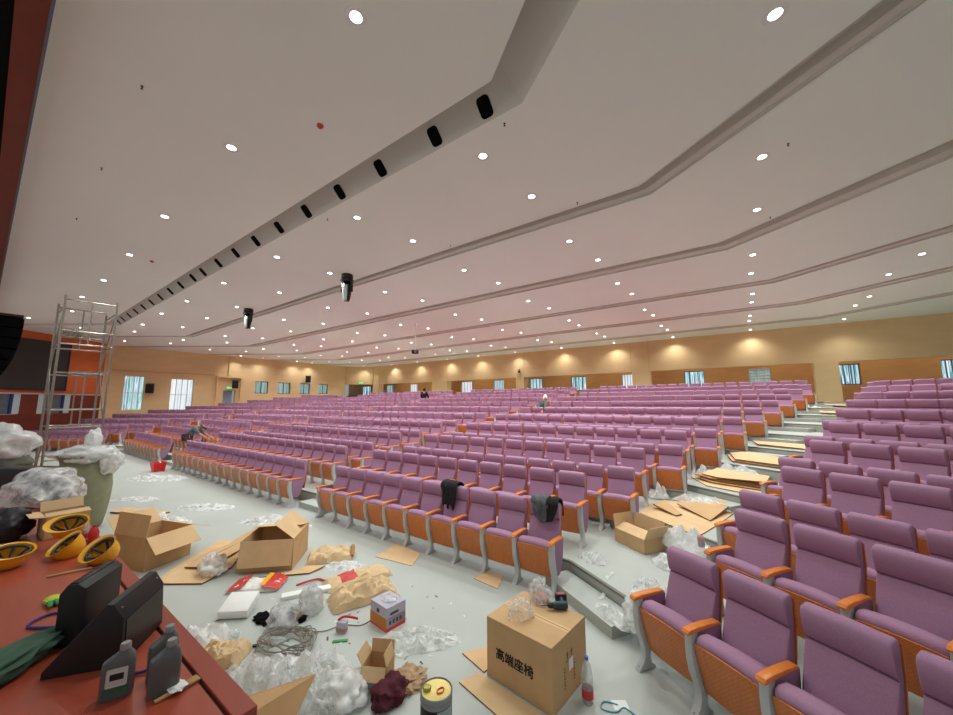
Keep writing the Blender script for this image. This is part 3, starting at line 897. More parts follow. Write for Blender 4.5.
# ------------------------------------------------------------------ builders for the clutter
def carton(name, label, cat, loc, rz, w, d, h, flaps=(), m='cardboard', th=.006, fl=None, group='opened cardboard cartons'):
    """Open carton, origin at the middle of its base; flaps = {side: angle from closed, 180 = opened out flat}."""
    o = thing(name, label, cat, loc, rz, group)
    b = B()
    b.box(-w / 2, w / 2, -d / 2, d / 2, 0, th); b.box(-w / 2, w / 2, -d / 2, -d / 2 + th, 0, h); b.box(-w / 2, w / 2, d / 2 - th, d / 2, 0, h)
    b.box(-w / 2, -w / 2 + th, -d / 2, d / 2, 0, h); b.box(w / 2 - th, w / 2, -d / 2, d / 2, 0, h)
    b.build('body', M_[m], parent=o, smooth=False)
    fl = fl or min(w, d) * .48
    for side, a in dict(flaps).items():
        a = math.radians(a)
        L = w if side in 'fb' else d
        q = B()
        q.box(-L / 2 + .004, L / 2 - .004, 0, fl, -th / 2, th / 2)
        base = {'f': T(0, -d / 2 + th / 2, h), 'b': T(0, d / 2 - th / 2, h, 0, 0, PI), 'l': T(-w / 2 + th / 2, 0, h, 0, 0, -PI / 2), 'r': T(w / 2 - th / 2, 0, h, 0, 0, PI / 2)}[side]
        bmesh.ops.transform(q.bm, matrix=base @ Matrix.Rotation(a, 4, 'X'), verts=q.bm.verts)
        q.build('flap', [M_['cardboard_light' if m == 'cardboard' else m]], parent=o, smooth=False)
    return o
def sheet(name, label, pts, z, th=.008, tilt=(0, 0), m='cardboard_light', group='flattened cardboard sheets', bend=0.0, seed=0):
    """Flattened cardboard lying about; pts in metres on the floor, thickness th, slightly bowed."""
    cx = sum(p[0] for p in pts) / len(pts); cy = sum(p[1] for p in pts) / len(pts)
    b = B()
    n = len(pts)
    def zz(x, y): return tilt[0] * (x - cx) + tilt[1] * (y - cy) + bend * math.sin((x * 2.1 + y * 1.3 + seed) * 2.2)
    zmin = min(zz(*p) for p in pts)
    def fn(k, dz):
        return [(p[0] - cx, p[1] - cy, zz(*p) - zmin + dz) for p in pts]
    b.loft([fn(0, 0), fn(0, th)])
    o = b.build(name, [M_[m], M_['cardboard_edge']], loc=(cx, cy, z), smooth=False)
    for f in o.data.polygons:
        if abs(f.normal.z) < .6: f.material_index = 1
    return tag(o, label, 'cardboard', group)
def crumple(name, label, cat, loc, rx, ry, h, m, seed=0, rz=0, n=26, freq=3.0, group=None, kind=None):
    b = B()
    def fn(u, v):
        a = (u * 2 - 1); c = (v * 2 - 1)
        x = a * math.sqrt(1 - c * c / 2); y = c * math.sqrt(1 - a * a / 2)
        r = math.hypot(x, y)
        edge = 1 + .28 * noise.noise(Vector((math.atan2(y, x) * 1.3 + 9 * seed, seed, 3.1)))
        p = Vector((x * rx * edge, y * ry * edge, 0))
        q = Vector((x * freq + seed, y * freq - seed, seed * .7))
        k = max(0, 1 - r ** 3)
        zz = h * (k * (.3 + .7 * abs(noise.noise(q) + .4 * noise.noise(q * 2.1)) * 1.9) + .12 * abs(noise.noise(q * 2.3)))
        p += Vector((noise.noise(q * 1.7 + Vector((5, 1, 2))), noise.noise(q * 1.7 + Vector((1, 7, 4))), 0)) * min(rx, ry) * .12
        p.z = max(.004, zz)
        return p
    b.grid(fn, n, n)
    o = b.build(name, M_[m], loc=loc, rot=(0, 0, rz), ang=22)
    return tag(o, label, cat, group, kind)
def lump(name, label, cat, loc, r, m, amp=.25, freq=2.0, seed=0, rz=0, sub=4, flat=None, group=None, ridge=False, parent=None, rot=None):
    b = B(); b.blob(*r, amp=amp, freq=freq, sub=sub, seed=seed, flat=flat, ridge=ridge)
    o = b.build(name, M_[m], loc=loc, rot=rot or (0, 0, rz), parent=parent, ang=70)
    return tag(o, label, cat, group) if label else o
def bottle(name, label, loc, h, r, body, cap, lab=None, rot=(0, 0, 0), group=None):
    o = thing(name, label, 'bottle', loc, 0, group, rot)
    b = B(); b.lathe([(r * .85, 0), (r, .01), (r, h * .3), (r * .93, h * .36), (r, h * .42), (r, h * .62), (r * .7, h * .8), (r * .3, h * .92), (r * .3, h * .95)], n=18)
    b.build('body', M_[body], parent=o)
    b = B(); b.lathe([(r * .36, h * .94), (r * .36, h), (r * .3, h * 1.003)], n=14); b.build('cap', M_[cap], parent=o)
    if lab:
        b = B(); b.lathe([(r * 1.01, h * .12), (r * 1.02, h * .13), (r * 1.02, h * .31), (r * 1.01, h * .32)], n=18, caps=False); b.build('label_band', M_[lab], parent=o)
    return o
def text_mesh(name, body, size, m, parent, M, bold=0.0):
    cu = bpy.data.curves.new(name, 'FONT'); cu.body = body; cu.size = size; cu.extrude = .0006; cu.align_x = 'CENTER'; cu.align_y = 'CENTER'
    t = bpy.data.objects.new(name + '_tmp', cu); COL.objects.link(t)
    dg = bpy.context.evaluated_depsgraph_get()
    src = bpy.data.meshes.new_from_object(t.evaluated_get(dg))
    bpy.data.objects.remove(t)
    vs = [v.co.copy() for v in src.vertices]; fs = [list(p.vertices) for p in src.polygons]
    V, F_ = [], []
    for k, (dx, dy) in enumerate([(0, 0), (bold, 0), (-bold, 0), (0, bold), (0, -bold)] if bold else [(0, 0)]):
        o0 = len(V)
        V += [tuple(M @ (v + Vector((dx, dy, k * .00004)))) for v in vs]; F_ += [[i + o0 for i in f] for f in fs]
    me = bpy.data.meshes.new(name); me.from_pydata(V, [], F_); me.materials.append(M_[m])
    o = bpy.data.objects.new(name, me); COL.objects.link(o); o.parent = parent
    return o
def wire(pts, r, sub=6, n=6):
    """Smooth tube through points (Catmull-Rom)."""
    P = [Vector(p) for p in pts]; out = []
    for i in range(len(P) - 1):
        p0, p1, p2, p3 = P[max(i - 1, 0)], P[i], P[i + 1], P[min(i + 2, len(P) - 1)]
        for k in range(sub):
            t = k / sub
            out.append(.5 * ((2 * p1) + (p2 - p0) * t + (2 * p0 - 5 * p1 + 4 * p2 - p3) * t * t + (3 * p1 - p0 - 3 * p2 + p3) * t ** 3))
    out.append(P[-1])
    b = B(); b.tube(out, r, n)
    return b

# ------------------------------------------------------------------ big printed carton with drill and bags
bx = thing('cardboard_box', 'closed brown cardboard box with four black characters, drill on top', 'box', (-1.632, 3.15, 0), -.105)
w, d, h = .665, .585, .49
b = B(); b.box(-w / 2, w / 2, -d / 2, d / 2, 0, h, bev=.004); b.build('body', M_['cardboard'], parent=bx, smooth=False)
b = B(); b.box(-w / 2 + .01, w / 2 - .01, -.003, .003, h, h + .002, mi=0); b.box(-w / 2 + .0, w / 2, -.03, .03, h, h + .0012, mi=1); b.build('tape_seam', [M_['cardboard_edge'], M_['cardboard_light']], parent=bx, smooth=False)
text_mesh('lettering', '高端座椅', .098, 'ink_black', bx, T(-.035, -d / 2 - .001, .225, PI / 2, 0, 0), bold=.0022)
b = B()
RM = Matrix(((0, 0, 1, w / 2 + .001), (1, 0, 0, .0), (0, 1, 0, 0), (0, 0, 0, 1)))
for u in (-.1, .06):
    for k in range(7):
        b.box(u - .012, u + .012 * (1 if k % 2 else .4), .1 + k * .024, .112 + k * .024, 0, .0008, M=RM)
b.prism([(-.07, .33), (-.05, .36), (-.03, .33), (-.043, .33), (-.043, .30), (-.057, .30), (-.057, .33)], 0, .0008, axis='z', M=RM)
b.prism([(-.0, .33), (.02, .36), (.04, .33), (.027, .33), (.027, .30), (.013, .30), (.013, .33)], 0, .0008, axis='z', M=RM)
b.box(-.08, .05, .285, .292, 0, .0008, M=RM)
b.build('printed_marks', M_['ink_brown'], parent=bx, smooth=False)
b = B(); b.box(-.03, .045, .2, .29, 0, .0012, M=RM); b.build('paper_label', M_['white_plastic'], parent=bx, smooth=False)['label'] = 'white paper label'
dz = .494
dl = thing('cordless_drill', 'black and teal cordless drill lying on the big printed box', 'drill', (-1.50, 3.36, dz), math.radians(38))
b = B(); b.lathe([(.028, -.08), (.034, -.06), (.034, .03), (.026, .05), (.026, .06)], n=16, M=T(0, 0, .036, 0, -PI / 2, 0)); b.build('motor_housing', M_['drill_teal'], parent=dl)
b = B(); b.lathe([(.024, .06), (.024, .085), (.016, .105)], n=14, M=T(0, 0, .036, 0, -PI / 2, 0)); b.lathe([(.0035, .10), (.0035, .17), (.001, .175)], n=8, M=T(0, 0, .036, 0, -PI / 2, 0)); b.build('chuck', M_['black_gloss'], parent=dl)
b = B(); b.tube([(.03, .01, .032), (.045, .06, .032), (.055, .12, .032)], [.023, .02, .023], 12); b.build('handle', M_['drill_teal'], parent=dl)
b = B(); b.box(.0, .11, .115, .165, 0, .07, bev=.01); b.build('battery_pack', M_['black_plastic'], parent=dl)
b = B(); b.box(.02, .09, .125, .155, .0701, .0708); b.build('battery_sticker', M_['water_red'], parent=dl)
def clear_bag(label, loc, r, seed, fill=None):
    o = thing('plastic_bag', label, 'bag', loc, seed)
    b = B(); b.blob(r[0], r[1], r[2], amp=.5, freq=2.4, sub=4, seed=seed, flat=-.35); bmesh.ops.translate(b.bm, verts=b.bm.verts, vec=(0, 0, r[2] * .37)); b.build('film', M_['film_thin'], parent=o, ang=70)
    if fill:
        b = B(); b.blob(r[0] * .75, r[1] * .6, r[2] * .35, amp=.5, freq=4, sub=3, seed=seed + 3, flat=-.3); bmesh.ops.translate(b.bm, verts=b.bm.verts, vec=(0, 0, r[2] * .15)); b.build('contents', M_[fill], parent=o, ang=70)
    return o
mm('pinkish', 'B58E80', .7, var=.2, vscale=30)
clear_bag('small empty clear plastic bag on the front edge of the printed box', (-1.74, 3.06, dz), (.11, .09, .1), 1.2)
clear_bag('clear plastic bag of pinkish screws standing on the printed box', (-1.71, 3.4, dz), (.13, .1, .13), 2.7, 'pinkish')
sheet('cardboard_sheet', 'cardboard flap on the floor beside the printed box', [(-2.34, 2.98), (-2.08, 3.36), (-1.97, 3.3), (-2.03, 2.9)], 0.0, th=.012, m='cardboard_light')
sheet('cardboard_sheet', 'cardboard flap on the floor along the front of the printed box', [(-2.14, 2.68), (-2.06, 2.87), (-1.31, 2.79), (-1.28, 2.60), (-1.5, 2.55)], 0.0, th=.012)

# ------------------------------------------------------------------ paint tin, bottle, tag, small cartons
t = thing('paint_tin', 'round dark tin with a yellow lid and orange ring, on the floor', 'tin', (-1.925, 2.15, 0))
R, H = .113, .355
b = B(); b.lathe([(R - .006, 0), (R, .004), (R, H - .075), (R - .003, H - .07)], n=32, mi=0); o = b.build('body', [M_['tin_black'], M_['tin_pale']], parent=t)
for f in o.data.polygons:
    a = math.atan2(f.center.y, f.center.x)
    if -.75 < a < .35 and abs(f.normal.z) < .5: f.material_index = 1
b = B(); b.lathe([(R - .003, H - .072), (R + .002, H - .068), (R + .002, H - .04), (R - .001, H - .036), (R + .002, H - .032), (R + .003, H - .004), (R - .002, H), (R - .006, H - .006), (R - .008, H - .012)], n=32, caps=False); b.build('rim', M_['tin_grey'], parent=t)
b = B(); b.lathe([(0.0005, H - .011), (R - .02, H - .012), (R - .008, H - .009)], n=32, caps=False); b.build('lid', M_['tin_yellow'], parent=t)
b = B(); b.lathe([(.03, H - .012), (.03, H + .006), (.026, H + .01), (.012, H + .011)], n=18, M=T(-.06, -.035, 0)); b.build('spout_cap', mat('brass_cap', 'A39A4E', .35, .5), parent=t)
b = B(); b.tube([(.02 + .02 * math.cos(a), .03 * math.sin(a), H - .006) for a in [i * PI / 8 for i in range(17)]], .004, 6, M=T(.01, .01, 0)); b.build('pull_ring', M_['red_orange'], parent=t)
bottle('water_bottle', 'clear water bottle with blue cap and red label beside the printed box', (-1.17, 3.13, 0), .34, .045, 'bottle_clear', 'blue_plastic', 'water_red')
tg = thing('paper_tag', 'white paper tag with cyan string on the floor below the angled block', 'tag', (-.95, 3.25, 0), .6)
b = B(); b.box(-.06, .06, -.05, .05, 0, .003); b.build('card', M_['white_plastic'], parent=tg, smooth=False)
wire([(-.02, 0, .006), (-.12, .03, .006), (-.16, -.04, .006), (-.06, -.07, .006), (.02, -.03, .008), (.1, -.11, .006), (.17, -.10, .006), (.24, -.2, .006)], .005).build('string', M_['cyan_cord'], parent=tg)
c1 = thing('printed_carton', 'small closed carton, lavender top and orange base, near the paint tin', 'box', (-3.325, 2.9, 0), -.09)
w, d, h = .3, .25, .235
b = B(); b.box(-w / 2, w / 2, -d / 2, d / 2, 0, .02, mi=2); b.box(-w / 2, w / 2, -d / 2, d / 2, .02, h, mi=0, bev=.003); b.box(-w / 2 - .0006, w / 2 - .12 + .12, -d / 2 - .0008, d / 2, .02, .13, mi=1); b.box(w / 2, w / 2 + .0008, -d / 2, d / 2, .0, .035, mi=2)
b.build('body', [M_['lavender'], M_['carton_orange'], M_['red_orange']], parent=c1, smooth=False)
b = B()
for k in range(4):
    b.box(w / 2 + .0005, w / 2 + .0016, -.09 + k * .045, -.065 + k * .045, .06, .1)
b.box(w / 2 + .0005, w / 2 + .0016, -.08, .03, .15, .175)
b.box(-.03, .02, -d / 2 - .0018, -d / 2 - .0008, .15, .19)
b.build('printed_marks', mat('ink_violet', '4A4257', .7), parent=c1, smooth=False)
lump('film', None, None, (-.0, .02, h + .012), (.11, .08, .02), 'film_thin', amp=.4, freq=2, seed=4, sub=3, parent=c1)
carton('open_carton', 'small opened carton with grey printed flap near the paint tin', 'box', (-2.72, 2.28, 0), .5, .22, .2, .18, {'f': 235, 'l': 120, 'r': 75, 'b': 100}, m='cardboard', fl=.1)
ob = bpy.data.objects['open_carton']
b = B(); b.box(-.105, .105, -.108, -.104, .03, .17); b.build('printed_side', M_['lavender'], parent=ob, smooth=False)
b = B(); b.box(-.07, -.0, -.1095, -.108, .11, .13); b.box(-.02, .06, -.1095, -.108, .08, .095); b.box(.0, .07, -.1095, -.108, .11, .125); b.box(.07, .09, -.1095, -.108, .14, .16, mi=1); b.build('printed_marks', [M_['ink_black'], M_['red']], parent=ob, smooth=False)

# ------------------------------------------------------------------ big opened cartons and flattened cardboard by the stage
xa = Vector((-.19, .59, 0)).normalized(); ya = Vector((-xa.y, xa.x, 0))
pa_ = Vector((-7.11, 1.64, 0)) + xa * .31 + ya * .36
carton('open_carton', 'large opened carton against the stage, long flap folded outward', 'box', tuple(pa_), math.atan2(xa.y, xa.x), .64, .72, .46, {'f': 222, 'l': 82, 'b': 140, 'r': 200})
xb = Vector((.51, .51, 0)).normalized(); yb = Vector((-xb.y, xb.x, 0))
pb2 = Vector((-5.94, 2.41, 0)) + xb * .36 + yb * .37
carton('open_carton', 'large opened carton standing apart on the open floor', 'box', tuple(pb2), math.atan2(xb.y, xb.x), .72, .74, .43, {'f': 258, 'l': 205, 'b': 12, 'r': 38})
sheet('cardboard_sheet', 'big flattened carton between the two opened cartons', [(-6.5, 1.62), (-5.98, 2.0), (-6.2, 2.42), (-7.1, 3.05), (-7.6, 2.75), (-6.85, 1.9)], 0, th=.015, bend=.01)
sheet('cardboard_sheet', 'upper flattened carton lying across the big one', [(-6.7, 2.0), (-6.35, 2.2), (-6.75, 2.8), (-7.2, 2.85), (-7.0, 2.3)], .035, th=.012, bend=.015, seed=2, m='cardboard')
sheet('cardboard_sheet', 'torn cardboard in front of the carton on the open floor', [(-5.55, 2.5), (-5.1, 3.0), (-5.12, 3.25), (-5.36, 3.12), (-5.4, 2.86)], 0, th=.012, bend=.012, seed=1)
sheet('cardboard_sheet', 'narrow cardboard strip behind the woven sack', [(-11.4, 1.95), (-10.3, 2.5), (-10.4, 2.75), (-11.6, 2.2)], 0, th=.03, bend=.02)
sheet('cardboard_sheet', 'cardboard strip between the woven sack and the carton', [(-10.2, 1.8), (-9.2, 2.3), (-9.4, 2.6), (-10.5, 2.05)], 0, th=.02, bend=.02, m='cardboard')
sheet('cardboard_sheet', 'flat cardboard square on the floor under the front row', [(-4.81, 3.91), (-4.11, 4.02), (-4.3, 4.4), (-4.95, 4.5)], 0, th=.006)
sheet('cardboard_sheet', 'small cardboard piece at the feet of the end front seat', [(-3.13, 4.24), (-2.72, 4.2), (-2.84, 4.56), (-3.15, 4.5)], 0, th=.006)
# folded cardboard close to the camera
fc = B()
fc.loft([[(-.55, -.25, .05), (.12, .12, .33), (.12, .128, .33), (-.55, -.242, .05)], [(-.35, -.5, .0), (.2, -.2, .02), (.2, -.192, .026), (-.35, -.492, .006)]])
tag(fc.build('cardboard_sheet', M_['cardboard'], loc=(-2.92, 1.62, 0), smooth=False), 'folded cardboard propped up in front of the grey plastic bag', 'cardboard', 'flattened cardboard sheets')

# ------------------------------------------------------------------ litter on the open floor
def pillow(name, label, cat, loc, lx, ly, h, rz, m, seed, amp=.3, group=None):
    b = B()
    def fn(u, v):
        a, c = u * 2 - 1, v * 2 - 1
        e = (1 - abs(a) ** 4) * (1 - abs(c) ** 4)
        q = Vector((a * 2.2 + seed, c * 2.2, seed))
        nz = abs(noise.noise(q * .9) + .3 * noise.noise(q * 2.2)) + .22 * abs(noise.noise(q * 4.1))
        x = a * lx / 2 * (1 + .06 * noise.noise(q * 2)); y = c * ly / 2 * (1 + .1 * noise.noise(q * 2 + Vector((4, 4, 4))))
        return Vector((x, y, .006 + h * e ** .6 * (1 - amp + amp * 2 * nz)))
    b.grid(fn, 20, 15)
    lo = B  # underside
    b.grid(lambda u, v: Vector(((u * 2 - 1) * lx / 2 * .97, (v * 2 - 1) * ly / 2 * .97, .002)), 2, 2)
    return tag(b.build(name, M_[m], loc=loc, rot=(0, 0, rz), ang=13), label, cat, group)
pillow('paper_bag', 'flattened brown paper bag with dark open mouth by the opened carton', 'paper bag', (-5.36, 3.48, 0), .66, .42, .14, .95, 'kraft', 3, .3)
o = bpy.data.objects['paper_bag']
b = B(); b.tube([(.32, -.16, .05), (.335, -.05, .11), (.335, .08, .11), (.32, .17, .05)], .03, 8); b.build('mouth', M_['cardboard_dark'], parent=o)
o2 = pillow('paper_bag', 'long brown paper sack with a red printed square', 'paper bag', (-4.42, 3.32, 0), .86, .36, .1, 1.25, 'kraft', 8, .25)
o2.data.materials.append(M_['red'])
for f in o2.data.polygons:
    if -.27 < f.center.x < -.06 and -.12 < f.center.y < .1 and f.center.z > .02: f.material_index = 1
pillow('paper_bag', 'crumpled brown paper sack behind the small lavender carton', 'paper bag', (-3.97, 3.06, 0), .8, .42, .17, 1.2, 'kraft', 15, .35)
pillow('paper_bag', 'crumpled brown paper bag close to the stage lip', 'paper bag', (-4.15, 1.6, 0), .42, .3, .14, .7, 'kraft', 21, .35)
fo = thing('foam_block', 'square white foam block tilted on the floor', 'foam', (-4.86, 2.02, .0), .72, None)
b = B(); b.box(-.16, .16, -.14, .14, 0, .1, bev=.012, M=T(0, 0, .045, .3, 0, 0)); b.build('slab', M_['foam_white'], parent=fo)
b = B(); b.box(-.32, .32, -.06, .06, 0, .045, bev=.006); tag(b.build('foam_strip', M_['foam_white'], loc=(-4.6, 2.72, 0), rot=(0, 0, 1.05)), 'long thin strip of white foam behind the grey plastic bags', 'foam')
sn = pillow('snack_bag', 'torn red and white plastic packet in front of the open carton', 'packet', (-5.33, 2.42, 0), .62, .34, .07, .75, 'white_plastic', 31, .35)
for sx in (-1, 1):
    b = B(); b.grid(lambda u, v, s=sx: Vector(((.13 + .19 * u) * s, -.18 + .36 * v + .02 * noise.noise(Vector((u * 3, v * 5, s))), .03 + .05 * (1 - u) + .02 * abs(noise.noise(Vector((u * 4, v * 6, 2)))))), 8, 12)
    b.build('red_end', M_['red'], parent=sn, ang=60)
b = B(); b.grid(lambda u, v: Vector((.08 + .06 * u, -.17 + .34 * v, .095 - .01 * u)), 2, 6); b.build('yellow_stripe', M_['yellow_plastic'], parent=sn)
wire([(-4.93, 2.72, .01), (-4.86, 2.85, .03), (-4.84, 2.98, .015), (-4.72, 3.0, .02), (-4.66, 3.12, .01)], .012).build('red_strap', M_['red'])
tag(bpy.data.objects['red_strap'], 'thin red plastic strap curled beside the foam strip', 'strap')
def grey_bag(label, loc, r, seed, blk):
    o = thing('plastic_bag', label, 'bag', loc, seed)
    b = B(); b.blob(*r, amp=.3, freq=2.0, sub=4, seed=seed, flat=-.5 * r[2]); bmesh.ops.translate(b.bm, verts=b.bm.verts, vec=(0, 0, r[2] * .52)); b.build('film', M_['film_grey'], parent=o, ang=70)
    for k, (x, y, s) in enumerate(blk):
        b = B(); b.blob(s, s * .7, s * .6, amp=.5, freq=3, sub=2, seed=seed + k); b.build('contents', M_['black_cloth' if k % 2 == 0 else 'pinkish'], parent=o, loc=(x, y, s * .5), ang=60)
    return o
grey_bag('upright grey plastic bag of rubbish with black scraps', (-4.2, 2.5, 0), (.14, .13, .19), 5.0, [(.1, -.13, .06), (.13, -.05, .05), (.16, .05, .05)])
grey_bag('slumped grey plastic bag of rubbish nearer the stage', (-4.22, 2.2, 0), (.2, .15, .13), 9.0, [(.12, -.13, .06), (.05, -.16, .07), (.2, -.08, .05)])
b = B(); b.blob(.14, .09, .03, amp=.6, freq=4, sub=3, seed=2, flat=-.02); tag(b.build('black_scrap', M_['black_cloth'], loc=(-4.48, 2.12, .02)), 'shredded black plastic scraps beside the grey bags', 'scraps')
# tangle of grey cable
random.seed(11)
pts = []
for k in range(95):
    a = k * .62 + random.uniform(-.2, .2); r = .10 + .15 * random.random()
    pts.append((r * 1.35 * math.cos(a), r * math.sin(a), .02 + .16 * random.random() * (1 - r * 3)))
pts += [(.2, .25, .01), (.35, .4, .008), (.55, .45, .006), (.62, .6, .006)]
pts = [(-.15, -.75, .006), (-.3, -.5, .006), (-.1, -.3, .008)] + pts
o = wire(pts, .0055, sub=5, n=5).build('cable_tangle', M_['cord_grey'], loc=(-3.84, 2.06, 0), rot=(0, 0, .4))
tag(o, 'tangled heap of thin grey cable on the floor', 'cable')
wire([(-4.1, 1.45, .005), (-3.95, 1.62, .005), (-3.6, 1.8, .006), (-3.45, 2.0, .005)], .005).build('loose_cable', M_['cord_grey'])
tag(bpy.data.objects['loose_cable'], 'single loose grey cable trailing toward the stage', 'cable')
bottle('plastic_bottle', 'clear bottle with green cap beside the cable tangle', (-4.0, 1.95, .04), .2, .033, 'bottle_clear', 'green', None, rot=(PI / 2, 0, 2.2))
bottle('plastic_bottle', 'small clear bottle lying near the white foam block', (-4.38, 1.83, .032), .17, .03, 'bottle_clear', 'bottle_clear', None, rot=(PI / 2, 0, -.6))
dc = thing('drink_can', 'red and blue drink can crushed by the white bag', 'can', (-4.62, 1.52, .035), 0, None, (PI / 2, 0, .9))
b = B(); b.lathe([(.028, 0), (.034, .008), (.033, .05), (.034, .06)], n=14); b.build('red_half', M_['red'], parent=dc)
b = B(); b.lathe([(.034, .06), (.033, .1), (.028, .12)], n=14); b.build('blue_half', M_['blue_plastic'], parent=dc)
pc = thing('drink_pouch', 'small red and grey pouch standing near the lavender carton', 'pouch', (-3.58, 2.5, 0), .4)
b = B(); b.box(-.055, .055, -.03, .03, 0, .11, bev=.012); b.build('pouch', M_['lavender'], parent=pc)
b = B(); b.box(-.056, .056, -.031, .031, .01, .055, bev=.008); b.build('red_band', M_['pinkish'], parent=pc)
wire([(-.05, 0, .11), (0, .02, .14), (.07, .05, .13), (.13, .09, .10)], .012).build('red_strip', M_['red'], parent=pc)
b = B(); b.box(-.075, .075, -.018, .018, 0, .012, bev=.003); tag(b.build('green_clip', M_['green'], loc=(-3.46, 2.4, 0), rot=(0, 0, .75)), 'green plastic strip on the floor behind the small open carton', 'plastic strip')
b = B(); b.box(-.07, .07, -.016, .016, 0, .02, bev=.005); b.box(-.07, .0, -.02, .02, .004, .026, bev=.006); tag(b.build('pocket_knife', M_['tin_black'], loc=(-4.1, 1.83, 0), rot=(0, 0, .9)), 'small dark folding knife on the floor near the clear bottle', 'knife')
random.seed(5)
b = B()
for k in range(90):
    u, v = random.uniform(195, 420), random.uniform(560, 660)
    x = -4.9 + 2.4 * random.random(); y = 1.7 + 2.0 * random.random()
    s = random.uniform(.006, .02)
    b.box(-s * 1.6, s * 1.6, -s * .5, s * .5, 0, .004, mi=random.choice((0, 0, 1, 2)), M=T(x, y, 0, 0, 0, random.uniform(0, 6)))
tag(b.build('floor_debris', [M_['white_plastic'], M_['tin_grey'], M_['ink_brown']], smooth=False), 'scattered tiny scraps and clippings over the open floor', 'debris', None, 'stuff')
crumple('plastic_film', 'large heap of clear crumpled film between the stage and small open carton', 'plastic film', (-3.25, 1.76, 0), .6, .38, .26, 'film_clear', 3.3, .55, 40, 4.2)
crumple('plastic_film', 'clear film spread in front of the lavender carton', 'plastic film', (-2.83, 2.84, 0), .42, .2, .1, 'film_clear', 6.1, .75, 26, 3)
lump('plastic_bag', 'grey translucent plastic bag standing behind the propped cardboard', 'bag', (-2.8, 2.0, .075), (.2, .17, .11), 'film_white', .35, 2.2, 7.7, flat=-.085)
lump('cloth', 'dark burgundy cloth crumpled beside the small open carton', 'cloth', (-2.5, 2.22, .05), (.13, .16, .09), 'burgundy', .4, 2.0, 3.0, flat=-.045)
b = B(); b.blob(.15, .17, .045, amp=.45, freq=4, sub=4, seed=6.6, flat=-.01); tag(b.build('wood_shavings', M_['shavings'], loc=(-2.52, 2.42, .012)), 'little heap of brown shavings by the small open carton', 'shavings')
pillow('plastic_bag', 'white plastic bag lying against the stage lip', 'bag', (-4.52, 1.5, 0), .55, .36, .2, .75, 'film_dense', 41, .35)
for i, (x, y, rx, ry, hh, lab) in enumerate([(-10.2, 3.34, .7, .28, .1, 'film scrap on the open floor, halfway to the second block'), (-8.0, 3.72, .6, .25, .1, 'film scrap on the open floor behind the standing carton'), (-15.2, 3.68, 1.1, .35, .14, 'film heap on the open floor near the red tub'), (-4.9, 3.44, .3, .16, .06, 'film scrap between the paper bags'), (-12.5, 2.6, .6, .25, .07, 'thin film scrap near the woven sack'), (-7.15, 3.75, .45, .28, .2, 'film bundle right behind the standing carton')]):
    crumple('plastic_film', 'pale ' + lab, 'plastic film', (x, y, 0), rx, ry, hh, 'film_white', 11.0 + i * 2.3, .6, 20, 3)
crumple('plastic_film', 'pale film spilling over the cardboard strips beside the sack', 'plastic film', (-9.6, 2.3, .03), .7, .35, .2, 'film_white', 31.0, .5, 22, 3)
lump('plastic_bag', 'whitish plastic bag bunched at the foot of the opened carton', 'bag', (-6.25, 2.2, .1), (.22, .16, .14), 'film_white', .5, 2.6, 9.9, flat=-.095)
tb = thing('red_tub', 'bright red tub on the open floor before the third block', 'tub', (-17.1, 4.05, 0))
b = B(); b.loft([[(-.17, -.15, 0), (.17, -.15, 0), (.17, .15, 0), (-.17, .15, 0)], [(-.22, -.19, .3), (.22, -.19, .3), (.22, .19, .3), (-.22, .19, .3)], [(-.2, -.17, .3), (.2, -.17, .3), (.2, .17, .3), (-.2, .17, .3)], [(-.155, -.135, .02), (.155, -.135, .02), (.155, .135, .02), (-.155, .135, .02)]]); b.build('tub_body', mat('tub_red', 'E0211F', .4), parent=tb, smooth=False)
b = B(); b.tube([(-.21, 0, .29), (-.12, 0, .36), (.12, 0, .36), (.21, 0, .29)], .012, 6); b.build('handle', M_['white_plastic'], parent=tb)

# ------------------------------------------------------------------ the stepped aisle
carton('open_carton', 'low opened carton on the first terrace of the stepped aisle', 'box', (-1.39, 6.12, RISE), -ANG, .58, .4, .2, {'r': 118, 'b': 95, 'l': 98, 'f': 20}, fl=.2)
st_ = RISE
Z1, Z2, Z3, Z4, Z5 = [RISE * k for k in (1, 2, 3, 4, 5)]
H1 = RISE / 2
sheet('cardboard_sheet', 'widest cardboard sheet lying over the second terrace lip, behind the low carton', [(-1.55, 6.95), (-.62, 6.25), (-.42, 7.0), (-.12, 8.3), (-.94, 8.45), (-1.5, 7.7)], Z2 + .004, th=.012)
sheet('cardboard_sheet', 'dark-edged narrow cardboard lying on the widest sheet in the aisle', [(-1.40, 7.35), (-1.0, 7.06), (-.93, 7.2), (-1.27, 7.75)], Z2 + .02, th=.02, tilt=(-.05, .1), m='cardboard', bend=.015)
sheet('cardboard_sheet', 'cardboard sheet askew on the widest sheet in the aisle', [(-1.08, 7.75), (-.52, 7.1), (-.30, 7.85), (-.36, 8.2)], Z2 + .02, th=.016, tilt=(.03, .09), m='cardboard')
sheet('cardboard_sheet', 'broad cardboard sheet under the flat stack on the third terrace', [(-1.02, 9.6), (-.65, 8.75), (.2, 8.35), (.25, 9.2), (-.3, 9.8)], Z3 + .004, th=.016)
